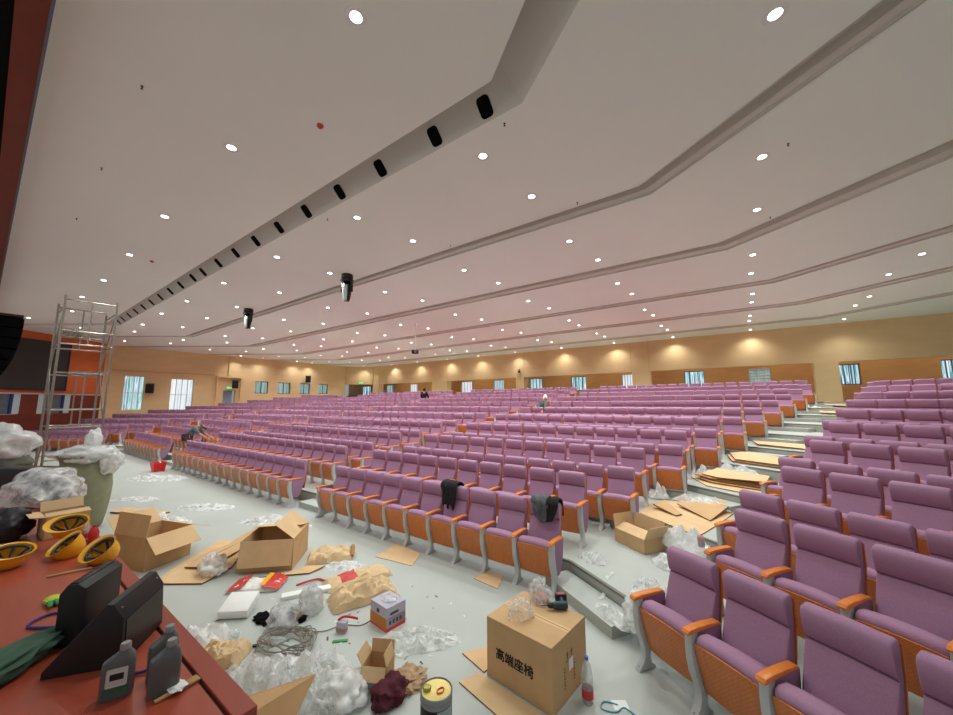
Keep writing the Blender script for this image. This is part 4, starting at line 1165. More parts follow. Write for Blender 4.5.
for k, (dx, dy, lab) in enumerate([(0, 0, 'lowest'), (.05, .06, 'second'), (-.06, .1, 'third'), (.08, .04, 'topmost')]):
    p = [(-.85 + dx, 9.3 + dy), (-.55 + dx, 9.0 + dy), (.22 + dx, 8.8 + dy), (.3 + dx, 9.45 + dy), (-.6 + dx, 10.0 + dy)]
    sheet('cardboard_sheet', '%s sheet of the flat cardboard stack across the third terrace' % lab, p, Z3 + .024 + k * .036, th=.018, tilt=(.02 * (k - 1), .03), m='cardboard_light' if k % 2 else 'cardboard', bend=.006, seed=k)
for k, (dx, lab) in enumerate([(0, 'lower'), (.06, 'upper')]):
    p = [(-.36 + dx, 11.6), (-.24 + dx, 10.75), (.62 + dx, 10.3), (.78 + dx, 11.2), (.0 + dx, 11.9)]
    sheet('cardboard_sheet', '%s cardboard sheet on the fourth terrace of the stepped aisle' % lab, p, Z4 + .01 + k * .05, th=.03, tilt=(.02, .05), m='cardboard_light')
sheet('cardboard_sheet', 'cardboard strip on the fifth terrace of the stepped aisle', [(.22, 13.4), (.32, 12.75), (1.3, 12.2), (1.4, 13.0)], Z5 + .01, th=.03, tilt=(.01, .05))
sheet('cardboard_sheet', 'pale cardboard on the upper landing of the stepped aisle', [(2.45, 18.9), (3.5, 18.35), (3.9, 19.3), (2.6, 19.9)], RISE * 8 + .02, th=.03, tilt=(0, .06))
sheet('cardboard_sheet', 'pale cardboard propped near the back pier', [(2.95, 21.3), (4.1, 20.8), (4.4, 21.9), (3.1, 22.6)], RISE * 9 + .02, th=.03, tilt=(0, .12))
for i, (x, y, z, rx, ry, hh, lab) in enumerate([(-.78, 6.08, Z1 + H1, .42, .2, .26, 'billowing white film beside the low carton on the first terrace'), (-.86, 5.62, Z1, .26, .2, .22, 'white film sack by the second angled row end seat'), (-1.48, 8.3, Z2 + .02, .22, .18, .2, 'white film bundle by the fifth row end seat'), (-.7, 8.12, Z2 + .03, .5, .26, .16, 'white film spread on the widest sheet in the aisle'), (-.2, 10.3, Z3 + .01, .62, .22, .22, 'white film heap behind the flat cardboard stack'), (-.72, 9.9, Z3, .26, .18, .2, 'white film bundle by the seventh row end seat'), (1.2, 14.6, Z5, .6, .25, .12, 'white film on the fifth terrace of the stepped aisle'), (1.8, 16.5, RISE * 6, .5, .25, .12, 'white film on the sixth terrace of the stepped aisle'), (2.55, 20.9, RISE * 8, .4, .3, .35, 'white film bundle near the top of the stepped aisle')]):
    crumple('plastic_film', lab, 'plastic film', (x, y, z), rx, ry, hh, 'film_dense' if i < 6 else 'film_white', 51.0 + i * 1.7, -.5, 28, 2.2)
crumple('plastic_film', 'shiny scrap of film at the lip of the first terrace', 'plastic film', (-1.8, 5.2, Z1), .2, .14, .1, 'film_clear', 71.0, -.3, 20, 3)
b = B(); b.grid(lambda u, v: Vector((-1.5 + .04 * u + .02 * noise.noise(Vector((v * 4, 0, 0))), 4.98 - .5 * v, (Z1 + .012) if v < .38 else (Z1 + .01 - (v - .38) / .25 * (Z1 - H1) if v < .63 else H1 + .012))), 2, 22)
o = b.build('film_ribbon', M_['film_white']); tag(o, 'white ribbon of film hanging over the first terrace lip', 'plastic film')
crumple('plastic_film', 'thin film lying along the half step', 'plastic film', (-1.25, 4.22, H1), .3, .12, .08, 'film_clear', 77.0, -.6, 20, 3)
lump('plastic_bag', 'white film sack slumped behind the first angled-row standard', 'bag', (-.98, 4.15, H1 + .14), (.16, .14, .2), 'film_white', .35, 2.2, 12.2, flat=-.135)
crumple('plastic_film', 'clear film on the first terrace behind the angled front row', 'plastic film', (-.95, 4.75, Z1), .3, .16, .12, 'film_clear', 81.0, -.5, 20, 3)
cp = thing('plastic_cup', 'clear cup with red scrap on a second-row armrest by the aisle', 'cup', (-.44, 4.66, RISE + .64))
b = B(); b.lathe([(.028, 0), (.036, .1), (.038, .1), (.034, .0)], n=14, caps=False); b.build('cup_wall', M_['film_grey'], parent=cp)
b = B(); b.blob(.03, .03, .028, amp=.4, freq=3, sub=2, seed=1); b.build('red_scrap', M_['red'], parent=cp, loc=(0, 0, .07))
b = B(); b.lathe([(.026, .002), (.03, .035)], n=12); b.build('blue_wrapper', mat('denim_blue', '6C86B8', .6), parent=cp)
def jacket(name, label, seat, m, seed, w=.36, front=.22, back=.2, dx=0, m2=None):
    so = SEAT_OBJ[seat]
    b = B()
    L = front + .14 + back
    def fn(u, v):
        x = (u - .5) * w; s = v * L
        sway = .035 * noise.noise(Vector((u * 4 + seed, v * 2, seed)))
        fold = .022 * math.sin(u * 19 + seed + 3 * noise.noise(Vector((u * 3, v * 3, seed)))) + .02 * noise.noise(Vector((u * 7, v * 5, seed + 5)))
        fr = front * (.75 + .5 * abs(noise.noise(Vector((u * 2.7 + seed, 3.3, 0)))) * 1.6)
        if s < front:
            t = 1 - s / front
            return Vector((x * (1 - .35 * t) + sway, .345 - .02 * t - abs(fold) - .012, 1.03 - fr * t))
        if s < front + .14:
            t = (s - front) / .14
            return Vector((x + sway, .335 + .16 * t, 1.035 + .025 * math.sin(PI * t) + abs(fold) * .7))
        t = (s - front - .14) / back
        return Vector((x + sway, .50 + abs(fold), 1.03 - back * t))
    b.grid(fn, 26, 26)
    o = b.build(name, M_[m], loc=so.location, rot=so.rotation_euler, ang=70)
    o.location = so.matrix_basis @ Vector((dx, 0, 0))
    md = o.modifiers.new('thickness', 'SOLIDIFY'); md.thickness = .02; md.offset = 1
    if m2:
        o.data.materials.append(M_[m2])
        for f in o.data.polygons:
            if f.center.x > .05: f.material_index = 1
    return tag(o, label, 'jacket')
jacket('black_jacket', 'black jacket hung over a front row seat back', ('m', 1, 3), 'black_jacket', 2.0, .34, .38, .2, -.1)
jacket('grey_jacket', 'grey jacket draped over the end seat of the front row', ('m', 1, 0), 'grey_jacket', 6.0, .4, .27, .2, .03, 'black_jacket')
# ------------------------------------------------------------------ things on the stage
def helmet(label, loc, rot):
    o = thing('safety_helmet', label, 'helmet', loc, 0, 'yellow safety helmets', rot)
    o.scale = (.8, .8, .8)
    b = B(); n = 24
    prof = [(1.0, 0.0), (.985, .18), (.92, .45), (.78, .7), (.55, .88), (.28, .97), (.02, 1.0)]
    rings = [[(.13 * r * math.cos(2 * PI * k / n) * 1.12, .13 * r * math.sin(2 * PI * k / n), .175 * z) for k in range(n)] for r, z in prof]
    inner = [[(x * .95, y * .95, z * .95 - .001) for x, y, z in r] for r in rings[::-1]]
    b.loft(rings + inner, caps=False); b.build('shell', M_['yellow_plastic'], parent=o)
    b = B()
    brim = lambda a: .013 + .035 * max(0, math.cos(a)) ** 1.5
    b.loft([[((.146 + 0) * math.cos(a), .13 * math.sin(a), .004) for a in [2 * PI * k / n for k in range(n)]], [((.146 + brim(a)) * math.cos(a), (.13 + brim(a)) * math.sin(a), -.004) for a in [2 * PI * k / n for k in range(n)]], [((.146 + brim(a)) * math.cos(a), (.13 + brim(a)) * math.sin(a), -.008) for a in [2 * PI * k / n for k in range(n)]], [(.142 * math.cos(a), .126 * math.sin(a), -.002) for a in [2 * PI * k / n for k in range(n)]]], caps=False)
    b.build('brim', M_['yellow_plastic'], parent=o)
    b = B()
    for a in (0, PI / 3, 2 * PI / 3):
        pts = [(.115 * math.cos(a) * s, .105 * math.sin(a) * s, .085 * (1 - s * s) + .012) for s in (-1, -.6, -.2, .2, .6, 1)]
        b.tube(pts, .011, 5)
    b.tube([(.12 * math.cos(t), .108 * math.sin(t), .014) for t in [2 * PI * k / 20 for k in range(21)]], .012, 6)
    b.build('suspension', M_['black_plastic'], parent=o)
    return o
def opening(v):
    return tuple((-Vector(v)).to_track_quat('Z', 'Y').to_euler())
helmet('upturned yellow helmet showing its straps, the upper of a pair by the small carton', (-4.9, .585, STZ + .2), opening((.42, -.12, .9)))
helmet('yellow helmet seen from its dome, the lower of the pair', (-4.58, .535, STZ + .108), opening((.0, -.62, .78)))
helmet('yellow helmet tipped open on the stage beside the red bottles', (-4.2, .68, STZ + .108), opening((.18, -.62, .76)))
helmet('yellow helmet upside down, farthest along the stage from the big carton', (-4.62, .27, STZ + .128), opening((.28, .12, .95)))
carton('open_carton', 'small opened carton on the stage behind the helmets', 'box', (-5.46, .62, STZ), PI / 2 + .05, .3, .32, .2, {'l': 170, 'b': 120, 'f': 10}, fl=.1)
lump('rubbish_bag', 'dark rubbish bag beside the small carton on the stage', 'bag', (-5.62, .27, STZ + .13), (.2, .17, .15), 'black_plastic', .3, 1.8, 3.0, flat=-.125)
pb3 = thing('plastic_bag', 'large clear plastic bag holding a grey bundle on the stage', 'bag', (-7.3, .62, STZ), .2)
b = B(); b.blob(.58, .34, .26, amp=.3, freq=1.8, sub=4, seed=8, flat=-.15); bmesh.ops.translate(b.bm, verts=b.bm.verts, vec=(0, 0, .16)); b.build('film', M_['film_clear'], parent=pb3, ang=70)
b = B(); b.blob(.38, .22, .2, amp=.3, freq=2, sub=3, seed=5, flat=-.1); bmesh.ops.translate(b.bm, verts=b.bm.verts, vec=(0, 0, .115)); b.build('contents', mat('slate', '56626C', .6, var=.2), parent=pb3, ang=70)
crumple('plastic_film', 'white film scraps on the stage beyond the grey bundle', 'plastic film', (-9.4, .2, STZ), .4, .22, .1, 'film_white', 91.0, .2, 20, 3)
b = B(); b.box(-.45, .45, -.16, .16, 0, .3, bev=.02); tag(b.build('black_case', M_['black_plastic'], loc=(-8.8, .55, STZ), rot=(0, 0, .5)), 'long black case behind the clear bag on the stage', 'case')
sk = thing('rubbish_sack', 'grey woven sack of white film beside the scaffold foot', 'sack', (-11.2, .32, STZ), .3)
lump('sack_body', None, None, (0, 0, .2), (.42, .38, .3), 'sack_grey', .25, 1.6, 2.2, flat=-.19, parent=sk)
lump('film_filling', None, None, (.0, .05, .5), (.44, .4, .32), 'film_dense', .35, 1.8, 6.3, parent=sk)
lump('black_flap', None, None, (-.1, -.38, .34), (.22, .16, .14), 'black_cloth', .4, 2.0, 1.5, parent=sk)
bottle('drink_bottle', 'clear drink bottle with red label, taller of the two behind the helmets', (-5.0, .70, STZ), .2, .036, 'bottle_clear', 'red', 'red', group='red-labelled drink bottles')
bottle('drink_bottle', 'red drink bottle, the shorter one behind the tipped helmet', (-4.78, .73, STZ), .17, .036, 'red', 'red', 'red', group='red-labelled drink bottles')
# woven sack on the floor in front of the stage, full of white film
ws = thing('woven_sack', 'tall olive woven sack standing by the stage, stuffed with white film', 'sack', (-10.5, 1.36, 0))
b = B(); n = 28
prof = [(.16, 0.0), (.24, .04), (.30, .25), (.37, .55), (.41, .8), (.40, 1.0), (.36, 1.15), (.32, 1.25), (.34, 1.33), (.40, 1.42), (.37, 1.41), (.30, 1.33)]
rings = []
for i, (r, z) in enumerate(prof):
    ring_ = []
    for k in range(n):
        a = 2 * PI * k / n
        q = 1 + .07 * noise.noise(Vector((math.cos(a) * 1.6, math.sin(a) * 1.6, z * 2))) + .03 * noise.noise(Vector((math.cos(a) * 5, math.sin(a) * 5, z * 3)))
        ring_.append((r * q * math.cos(a), r * q * math.sin(a) + .1 * (1 - z) * (z < 1), z + .05 * noise.noise(Vector((a, z, 1))) * (z > .5)))
    rings.append(ring_)
b.loft(rings, caps=False); b.build('sack_body', M_['woven_sack'], parent=ws, ang=60)
b = B(); b.blob(.42, .4, .19, amp=.35, freq=2.0, sub=4, seed=4.4); b.build('film_filling', M_['film_dense'], parent=ws, loc=(0, 0, 1.42), ang=70)
b = B(); b.blob(.14, .13, .26, amp=.3, freq=2.0, sub=4, seed=14.4); b.build('film_filling', M_['film_dense'], parent=ws, loc=(-.05, .08, 1.62), ang=70)
b = B(); b.blob(.22, .2, .26, amp=.35, freq=2.0, sub=4, seed=24.4); b.build('film_filling', M_['film_white'], parent=ws, loc=(.22, .3, 1.26), ang=70)

# wedge monitor and its neighbour
sp = thing('stage_monitor', 'black wedge-shaped stage monitor at the near end of the stage', 'loudspeaker', (-2.49, .53, STZ), math.radians(143))
b = B(); b.prism([(0, 0), (.012, .215), (.055, .285), (.085, .288), (.30, .03), (.30, 0)], 0, .37, axis='x', bev=.006); b.build('cabinet', M_['black_plastic'], parent=sp)
b = B(); b.prism([(-.004, .02), (.007, .2), (.010, .2), (0, .02)], .02, .35, axis='x'); b.build('grille', M_['tin_black'], parent=sp, smooth=False)
b = B()
for x, y, z in ((.03, .036, .256), (.34, .036, .256)):
    b.blob(.005, .005, .005, amp=0, sub=1, M=T(x, y, z))
b.build('corner_screw', M_['steel'], parent=sp)
s2 = thing('speaker_cabinet', 'small black speaker cabinet right behind the wedge monitor', 'loudspeaker', (-2.875, .435, STZ), math.radians(143))
b = B(); b.prism([(.0, 0), (.0, .28), (.03, .305), (.08, .305), (.11, .26), (.11, 0)], 0, .31, axis='x', bev=.008); b.build('cabinet', M_['black_plastic'], parent=s2)
b = B(); b.box(.01, .3, .035, .075, .305, .311, bev=.002); b.build('top_strip', M_['tin_black'], parent=s2)
def jug(label, loc, rz, lab):
    o = thing('oil_bottle', label, 'bottle', loc, rz, 'grey plastic oil bottles')
    b = B()
    def rr(w, d, z, cx=0): return [(cx + x, y, z) for x, y in rrect(w, d, min(w, d) * .35, 3)]
    b.loft([rr(.105, .05, 0), rr(.11, .056, .008), rr(.11, .056, .12), rr(.104, .054, .145), rr(.07, .046, .165, .012), rr(.04, .036, .178, .016), rr(.036, .034, .186, .016)]); b.build('body', M_['grey_bottle'], parent=o)
    b = B(); b.lathe([(.019, .184), (.019, .206), (.016, .21)], n=16, M=T(.016, 0, 0)); b.build('cap', M_['grey_bottle_pale'], parent=o)
    if lab:
        b = B(); b.box(-.03, .04, -.0295, -.028, .055, .125, bev=.004); b.build('label_patch', M_['label_white'], parent=o)
        b = B(); b.box(-.018, .028, -.0305, -.0295, .08, .105); b.build('label_print', M_['tin_black'], parent=o)
        b = B(); b.box(-.04, .045, -.0292, -.028, .02, .05); b.build('green_band', M_['green_dark'], parent=o)
    return o
jug('grey oil bottle with a white label, in front of the monitor', (-2.27, .475, STZ), math.radians(62), True)
jug('plain grey oil bottle nearest the paintbrush', (-2.13, .60, STZ), math.radians(75), False)
jug('plain grey oil bottle behind its twin at the stage lip', (-2.26, .625, STZ), math.radians(85), False)
br = thing('paint_brush', 'flat wooden paintbrush lying at the stage lip by the bottles', 'brush', (-2.08, .57, STZ), math.radians(97))
b = B(); b.prism([(-.01, -.006), (.0, -.009), (.05, -.011), (.085, -.02), (.085, .02), (.05, .011), (0, .009), (-.01, .006)], .004, .014, axis='z', bev=.002); b.build('handle', M_['wood_stick'], parent=br)
b = B(); b.box(.083, .105, -.021, .021, .002, .016); b.build('ferrule', M_['steel'], parent=br)
b = B(); b.box(.105, .15, -.022, .022, .003, .014, bev=.003); b.build('bristles', M_['bristle'], parent=br)
b = B(); b.blob(.05, .03, .006, amp=.7, freq=4, sub=3, seed=1.1); tag(b.build('paint_scrap', M_['white_plastic'], loc=(-2.10, .635, STZ + .02)), 'white paint-smeared scrap stuck to the paintbrush', 'scrap')
wire([(-2.42, .72, STZ + .008), (-2.37, .69, STZ + .03), (-2.34, .58, STZ + .012), (-2.45, .52, STZ + .01), (-2.60, .57, STZ + .01)], .007).build('purple_cable', M_['purple_cord'])
tag(bpy.data.objects['purple_cable'], 'purple cable looping past the oil bottles', 'cable')
o = wire([(-3.0, .42, STZ + .02), (-3.15, .5, STZ + .03), (-3.3, .48, STZ + .008), (-3.42, .38, STZ + .008), (-3.34, .29, STZ + .008), (-3.2, .38, STZ + .01), (-3.1, .5, STZ + .02), (-3.02, .54, STZ + .05)], .007).build('purple_cable', M_['purple_cord'])
tag(o, 'purple cable looping out behind the speaker cabinet', 'cable')
o = wire([(-2.9, .36, STZ + .05), (-3.0, .33, STZ + .02), (-3.08, .28, STZ + .01), (-3.0, .18, STZ + .01), (-2.85, .1, STZ + .01)], .006).build('purple_cable', M_['purple_cord'])
tag(o, 'purple cable end trailing over the green tarpaulin', 'cable')
lump('green_tarpaulin', 'rolled dark green tarpaulin on the stage beside the monitor', 'tarpaulin', (-2.84, .19, STZ + .055), (.26, .085, .06), 'green_dark', .35, 2.6, 2.0, rz=math.radians(-52), flat=-.052)
gv = thing('work_glove', 'green and lime work glove on the stage behind the speakers', 'glove', (-3.62, .41, STZ), .3)
b = B(); b.blob(.05, .045, .022, amp=.2, freq=3, sub=3, seed=1, flat=-.018); b.build('palm', M_['lime'], parent=gv, loc=(0, 0, .02))
b = B()
for k in range(4):
    a = -.5 + k * .3
    b.tube([(.03, -.03 + k * .02, .018), (.07, -.045 + k * .03, .022), (.095, -.055 + k * .037, .014)], [.014, .013, .009], 7)
b.tube([(0, .04, .018), (.03, .065, .016), (.05, .07, .012)], [.013, .012, .009], 7)
b.build('fingers', M_['green'], parent=gv)
for lab, p, q, r in (('thin wooden stick lying on the stage before the tipped helmet', (-4.16, .42), (-4.1, .64), .007), ('short wooden stick near the big carton', (-3.95, .66), (-4.12, .76), .005)):
    b = B(); b.tube([(*p, STZ + r), (*q, STZ + r)], r, 8); tag(b.build('wooden_stick', M_['wood_stick']), lab, 'stick')
mk = thing('marker_pen', 'pale purple marker pen on the stage near the big carton', 'pen', (-3.93, .64, STZ + .014), math.radians(-40))
b = B(); b.tube([(-.08, 0, 0), (.05, 0, 0)], .013, 10); b.build('barrel', M_['lavender'], parent=mk)
b = B(); b.tube([(.05, 0, 0), (.09, 0, 0)], .0135, 10); b.build('cap', M_['white_plastic'], parent=mk)

# ------------------------------------------------------------------ scaffold tower
sf = thing('scaffold_tower', 'tall aluminium scaffold tower standing by the far end of the stage', 'scaffold', (-14.7, 1.56, 0))
X0, X1, Y0, Y1, HT = -.7, .7, -.48, .49, 5.22
def part(name, fn, m='steel'):
    b = B(); fn(b); return b.build(name, M_[m], parent=sf)
for x in (X0, X1):
    for y in (Y0, Y1):
        part('post', lambda b: b.tube([(x, y, .18), (x, y, HT if not (x == X0 and y == Y1) else HT - .15)], .026, 8))
        cs = part('caster', lambda b: b.lathe([(.075, -.025), (.08, -.02), (.08, .02), (.075, .025)], n=16, M=T(x, y, .08, PI / 2, 0, 0)), 'black_plastic')
        b = B(); b.box(x - .02, x + .02, y - .05, y + .05, .1, .19); b.build('fork', M_['steel'], parent=cs)
for x in (X0, X1):
    for z in (.5, 1.0, 1.8, 2.25, 3.2, 3.95, 4.3, 5.12):
        part('rung', lambda b: b.tube([(x, Y0, z), (x, Y1, z)], .02, 8))
    part('ladder_rail', lambda b: b.tube([(x, 0.05, 1.8), (x, .05, 3.2)], .018, 8))
    part('ladder_rail', lambda b: b.tube([(x, 0.02, 3.95), (x, .02, 5.12)], .018, 8))
for y in (Y0, Y1):
    part('diagonal_brace', lambda b: b.tube([(X0, y, .6), (X1, y, 1.9)], .016, 7))
    part('diagonal_brace', lambda b: b.tube([(X0, y, 3.4), (X1, y, 1.9)], .016, 7))
    part('diagonal_brace', lambda b: b.tube([(X1, y, 4.9), (X0, y, 3.4)], .016, 7))
    for z in (2.25, 3.95, 4.9):
        part('guard_rail', lambda b: b.tube([(X0, y, z), (X1, y, z)], .018, 7))
def deck(b, y0, y1, z):
    for k in range(5):
        yy = y0 + (y1 - y0) * k / 5
        b.box(X0, X1, yy, yy + (y1 - y0) / 5 - .025, z, z + .03)
part('platform', lambda b: deck(b, Y0 + .03, Y0 + .5, 4.33))
part('platform', lambda b: deck(b, Y0 + .35, Y1 - .03, 3.23))

# ------------------------------------------------------------------ hung and wall-mounted equipment
la = thing('line_array', 'black hanging line array loudspeaker curving down beside the video screen', 'loudspeaker', (-18.2, .1, 5.0))
b = B(); b.box(-.5, .5, -.3, .48, 0.05, .12); b.box(-.05, .05, -.28, -.22, .12, 1.35); b.build('flying_frame', mat('rust_frame', '4A2B22', .6), parent=la, smooth=False)
yy, zz, an = .0, 0.0, 0.0
for k in range(8):
    h_ = .3
    b = B(); b.prism([(-.34, -h_ + .02), (.5, -h_ + .005), (.5, -.005), (-.34, -.02)], -.62, .62, axis='x', bev=.01, M=T(0, yy, zz, an, 0, 0)); b.build('array_cabinet', M_['black_cloth'], parent=la)
    yy -= math.sin(-an) * 0 + h_ * math.sin(-an); zz -= h_ * math.cos(an); an -= .05 + .018 * k
for i, (x, y, lab) in enumerate([(-9.54, 6.35, 'nearer'), (-16.45, 6.33, 'farther')]):
    mh = thing('moving_head_light', '%s of the two black moving-head lights hung from the ceiling' % lab, 'stage light', (x, y, ZC), .3, 'hung moving-head lights')
    b = B(); b.lathe([(.16, 0), (.175, -.02), (.175, -.12), (.15, -.16), (.19, -.17), (.19, -.24), (.13, -.27), (.02, -.275)], n=24); b.build('base', M_['black_gloss'], parent=mh)
    for s in (-1, 1):
        b = B(); b.box(s * .165 - .02, s * .165 + .02, -.06, .06, -.56, -.22, bev=.012); b.build('yoke_arm', M_['black_plastic'], parent=mh)
    b = B(); b.lathe([(.05, -.27), (.11, -.29), (.138, -.36), (.142, -.5), (.13, -.65), (.105, -.78), (.09, -.84)], n=24); o = b.build('head', [M_['black_gloss'], M_['chrome']], parent=mh)
    for f in o.data.polygons:
        if -.82 < f.center.z < -.33 and f.center.x * -.6 + f.center.y * -.8 > .02: f.material_index = 1
    b = B(); b.lathe([(.09, -.838), (.075, -.83), (.01, -.82)], n=20, caps=False); b.build('front_lens', M_['tin_black'], parent=mh)
pj = thing('projector', 'small projector hung on a long pole from the ceiling', 'projector', (-12.92, 12.6, 4.85), .5)
b = B(); b.tube([(0, 0, .16), (0, 0, 1.5)], .025, 8); b.build('pole', M_['white_plastic'], parent=pj)
b = B(); b.lathe([(.09, 1.47), (.09, 1.5)], n=14); b.build('ceiling_plate', M_['white_plastic'], parent=pj)
b = B(); b.box(-.15, .15, -.13, .13, -.02, .16, bev=.02); b.build('case', M_['tin_black'], parent=pj)
b = B(); b.lathe([(.07, .2), (.07, .225), (.05, .23)], n=16, M=T(.05, .07, .07, PI / 2, 0, 0)); b.build('objective', M_['tin_grey'], parent=pj)
def wall_speaker(label, y, z, s=1.0):
    o = thing('wall_loudspeaker', label, 'loudspeaker', (XL, y, z), 0, 'black loudspeakers on the far side wall')
    b = B(); b.box(.22, .62 * s, -.22 * s, .22 * s, -.34 * s, .3 * s, bev=.02, M=T(0, 0, 0, 0, .2, -.35)); b.build('cabinet', M_['black_plastic'], parent=o)
    b = B(); b.box(0, .3, -.05, .05, -.05, .05); b.box(0, .02, -.12, .12, -.12, .12); b.build('bracket', M_['dark_metal'], parent=o, smooth=False)
wall_speaker('black loudspeaker between the two tall windows', 7.3, 3.6)
wall_speaker('black loudspeaker above the doorway in the far side wall', 12.7, 4.1)
wall_speaker('black loudspeaker above the high windows', 19.0, 4.85)
for lab, loc, rz in (('green exit sign over the doorway of the far side wall', (XL + .02, 12.25, 3.68), PI / 2), ('green exit sign in the far back corner', (-33.2, 24.35, 4.55), math.radians(47))):
    es = thing('exit_sign', lab, 'sign', loc, rz)
    b = B(); b.box(-.2, .2, -.03, .02, -.08, .08, bev=.01); b.build('housing', M_['white_plastic'], parent=es)
    b = B(); b.box(-.18, .18, -.034, -.03, -.065, .065); b.build('lit_face', M_['exit_green'], parent=es)
cm = thing('wall_camera', 'small dark camera on the pier between back windows', 'camera', (-14.05, YB - .02, 5.0))
b = B(); b.tube([(0, 0, 0), (0, -.12, .02), (0, -.14, -.08)], .03, 8); b.build('bracket', M_['dark_metal'], parent=cm)
b = B(); b.lathe([(.02, .0), (.1, -.03), (.1, -.1), (.05, -.18), (.01, -.2)], n=16, M=T(0, -.14, -.08)); b.build('dome', M_['tin_black'], parent=cm)
for i, (x, y, lab, m) in enumerate([(-4.56, 2.49, 'red smoke detector on the front ceiling panel, nearer one', 'red'), (-12.97, 2.47, 'red smoke detector on the front ceiling panel, farther one', 'red'), (-5.76, .82, 'small dark sprinkler in the front panel, nearest the camera', 'dark_metal'), (-8.41, .84, 'small dark sprinkler in the front panel, second along', 'dark_metal'), (-11.2, .86, 'small dark sprinkler in the front panel, third along', 'dark_metal'), (-2.41, 4.02, 'small dark sprinkler beside the bend of the lantern slot', 'dark_metal'), (-6.9, 4.05, 'small dark sprinkler behind the lantern slot, second along', 'dark_metal'), (-2.31, 6.62, 'small dark sprinkler by the first groove, nearer one', 'dark_metal'), (-5.6, 6.62, 'small dark sprinkler by the first groove, second along', 'dark_metal'), (.91, 6.95, 'small dark sprinkler over the stepped aisle, front one', 'dark_metal'), (.84, 9.64, 'small dark sprinkler over the stepped aisle, rear one', 'dark_metal')]):
    b = B()
    if m == 'red':
        b.lathe([(.045, 0), (.045, -.02), (.03, -.04), (.005, -.043)], n=14)
        nm, ct = 'smoke_detector', 'smoke detector'
    else:
        b.lathe([(.016, 0), (.016, -.005), (.005, -.008), (.005, -.032), (.014, -.035), (.014, -.038), (.002, -.04)], n=12)
        nm, ct = 'sprinkler_head', 'sprinkler'
    tag(b.build(nm, M_[m], loc=(x, y, ZC)), lab, ct, 'ceiling sprinklers' if m != 'red' else 'ceiling smoke detectors')
# ------------------------------------------------------------------ people among the seats
def skin_mesh(name, V, E_, R, m, parent=None, lvl=2):
    me = bpy.data.meshes.new(name); me.from_pydata([tuple(v) for v in V], E_, [])
    o = bpy.data.objects.new(name, me); COL.objects.link(o)
    md = o.modifiers.new('skin', 'SKIN'); md.use_smooth_shade = True
    for i, r in enumerate(R):
        sv = me.skin_vertices[0].data[i]
        sv.radius = (r if isinstance(r, tuple) else (r, r)); sv.use_root = (i == 0)
    o.modifiers.new('sub', 'SUBSURF').levels = lvl
    dg = bpy.context.evaluated_depsgraph_get()
    m2 = bpy.data.meshes.new_from_object(o.evaluated_get(dg))
    bpy.data.objects.remove(o)
    m2.materials.clear(); m2.materials.append(M_[m])
    for p in m2.polygons: p.use_smooth = True
    q = bpy.data.objects.new(name, m2); COL.objects.link(q)
    if parent: q.parent = parent
    return q
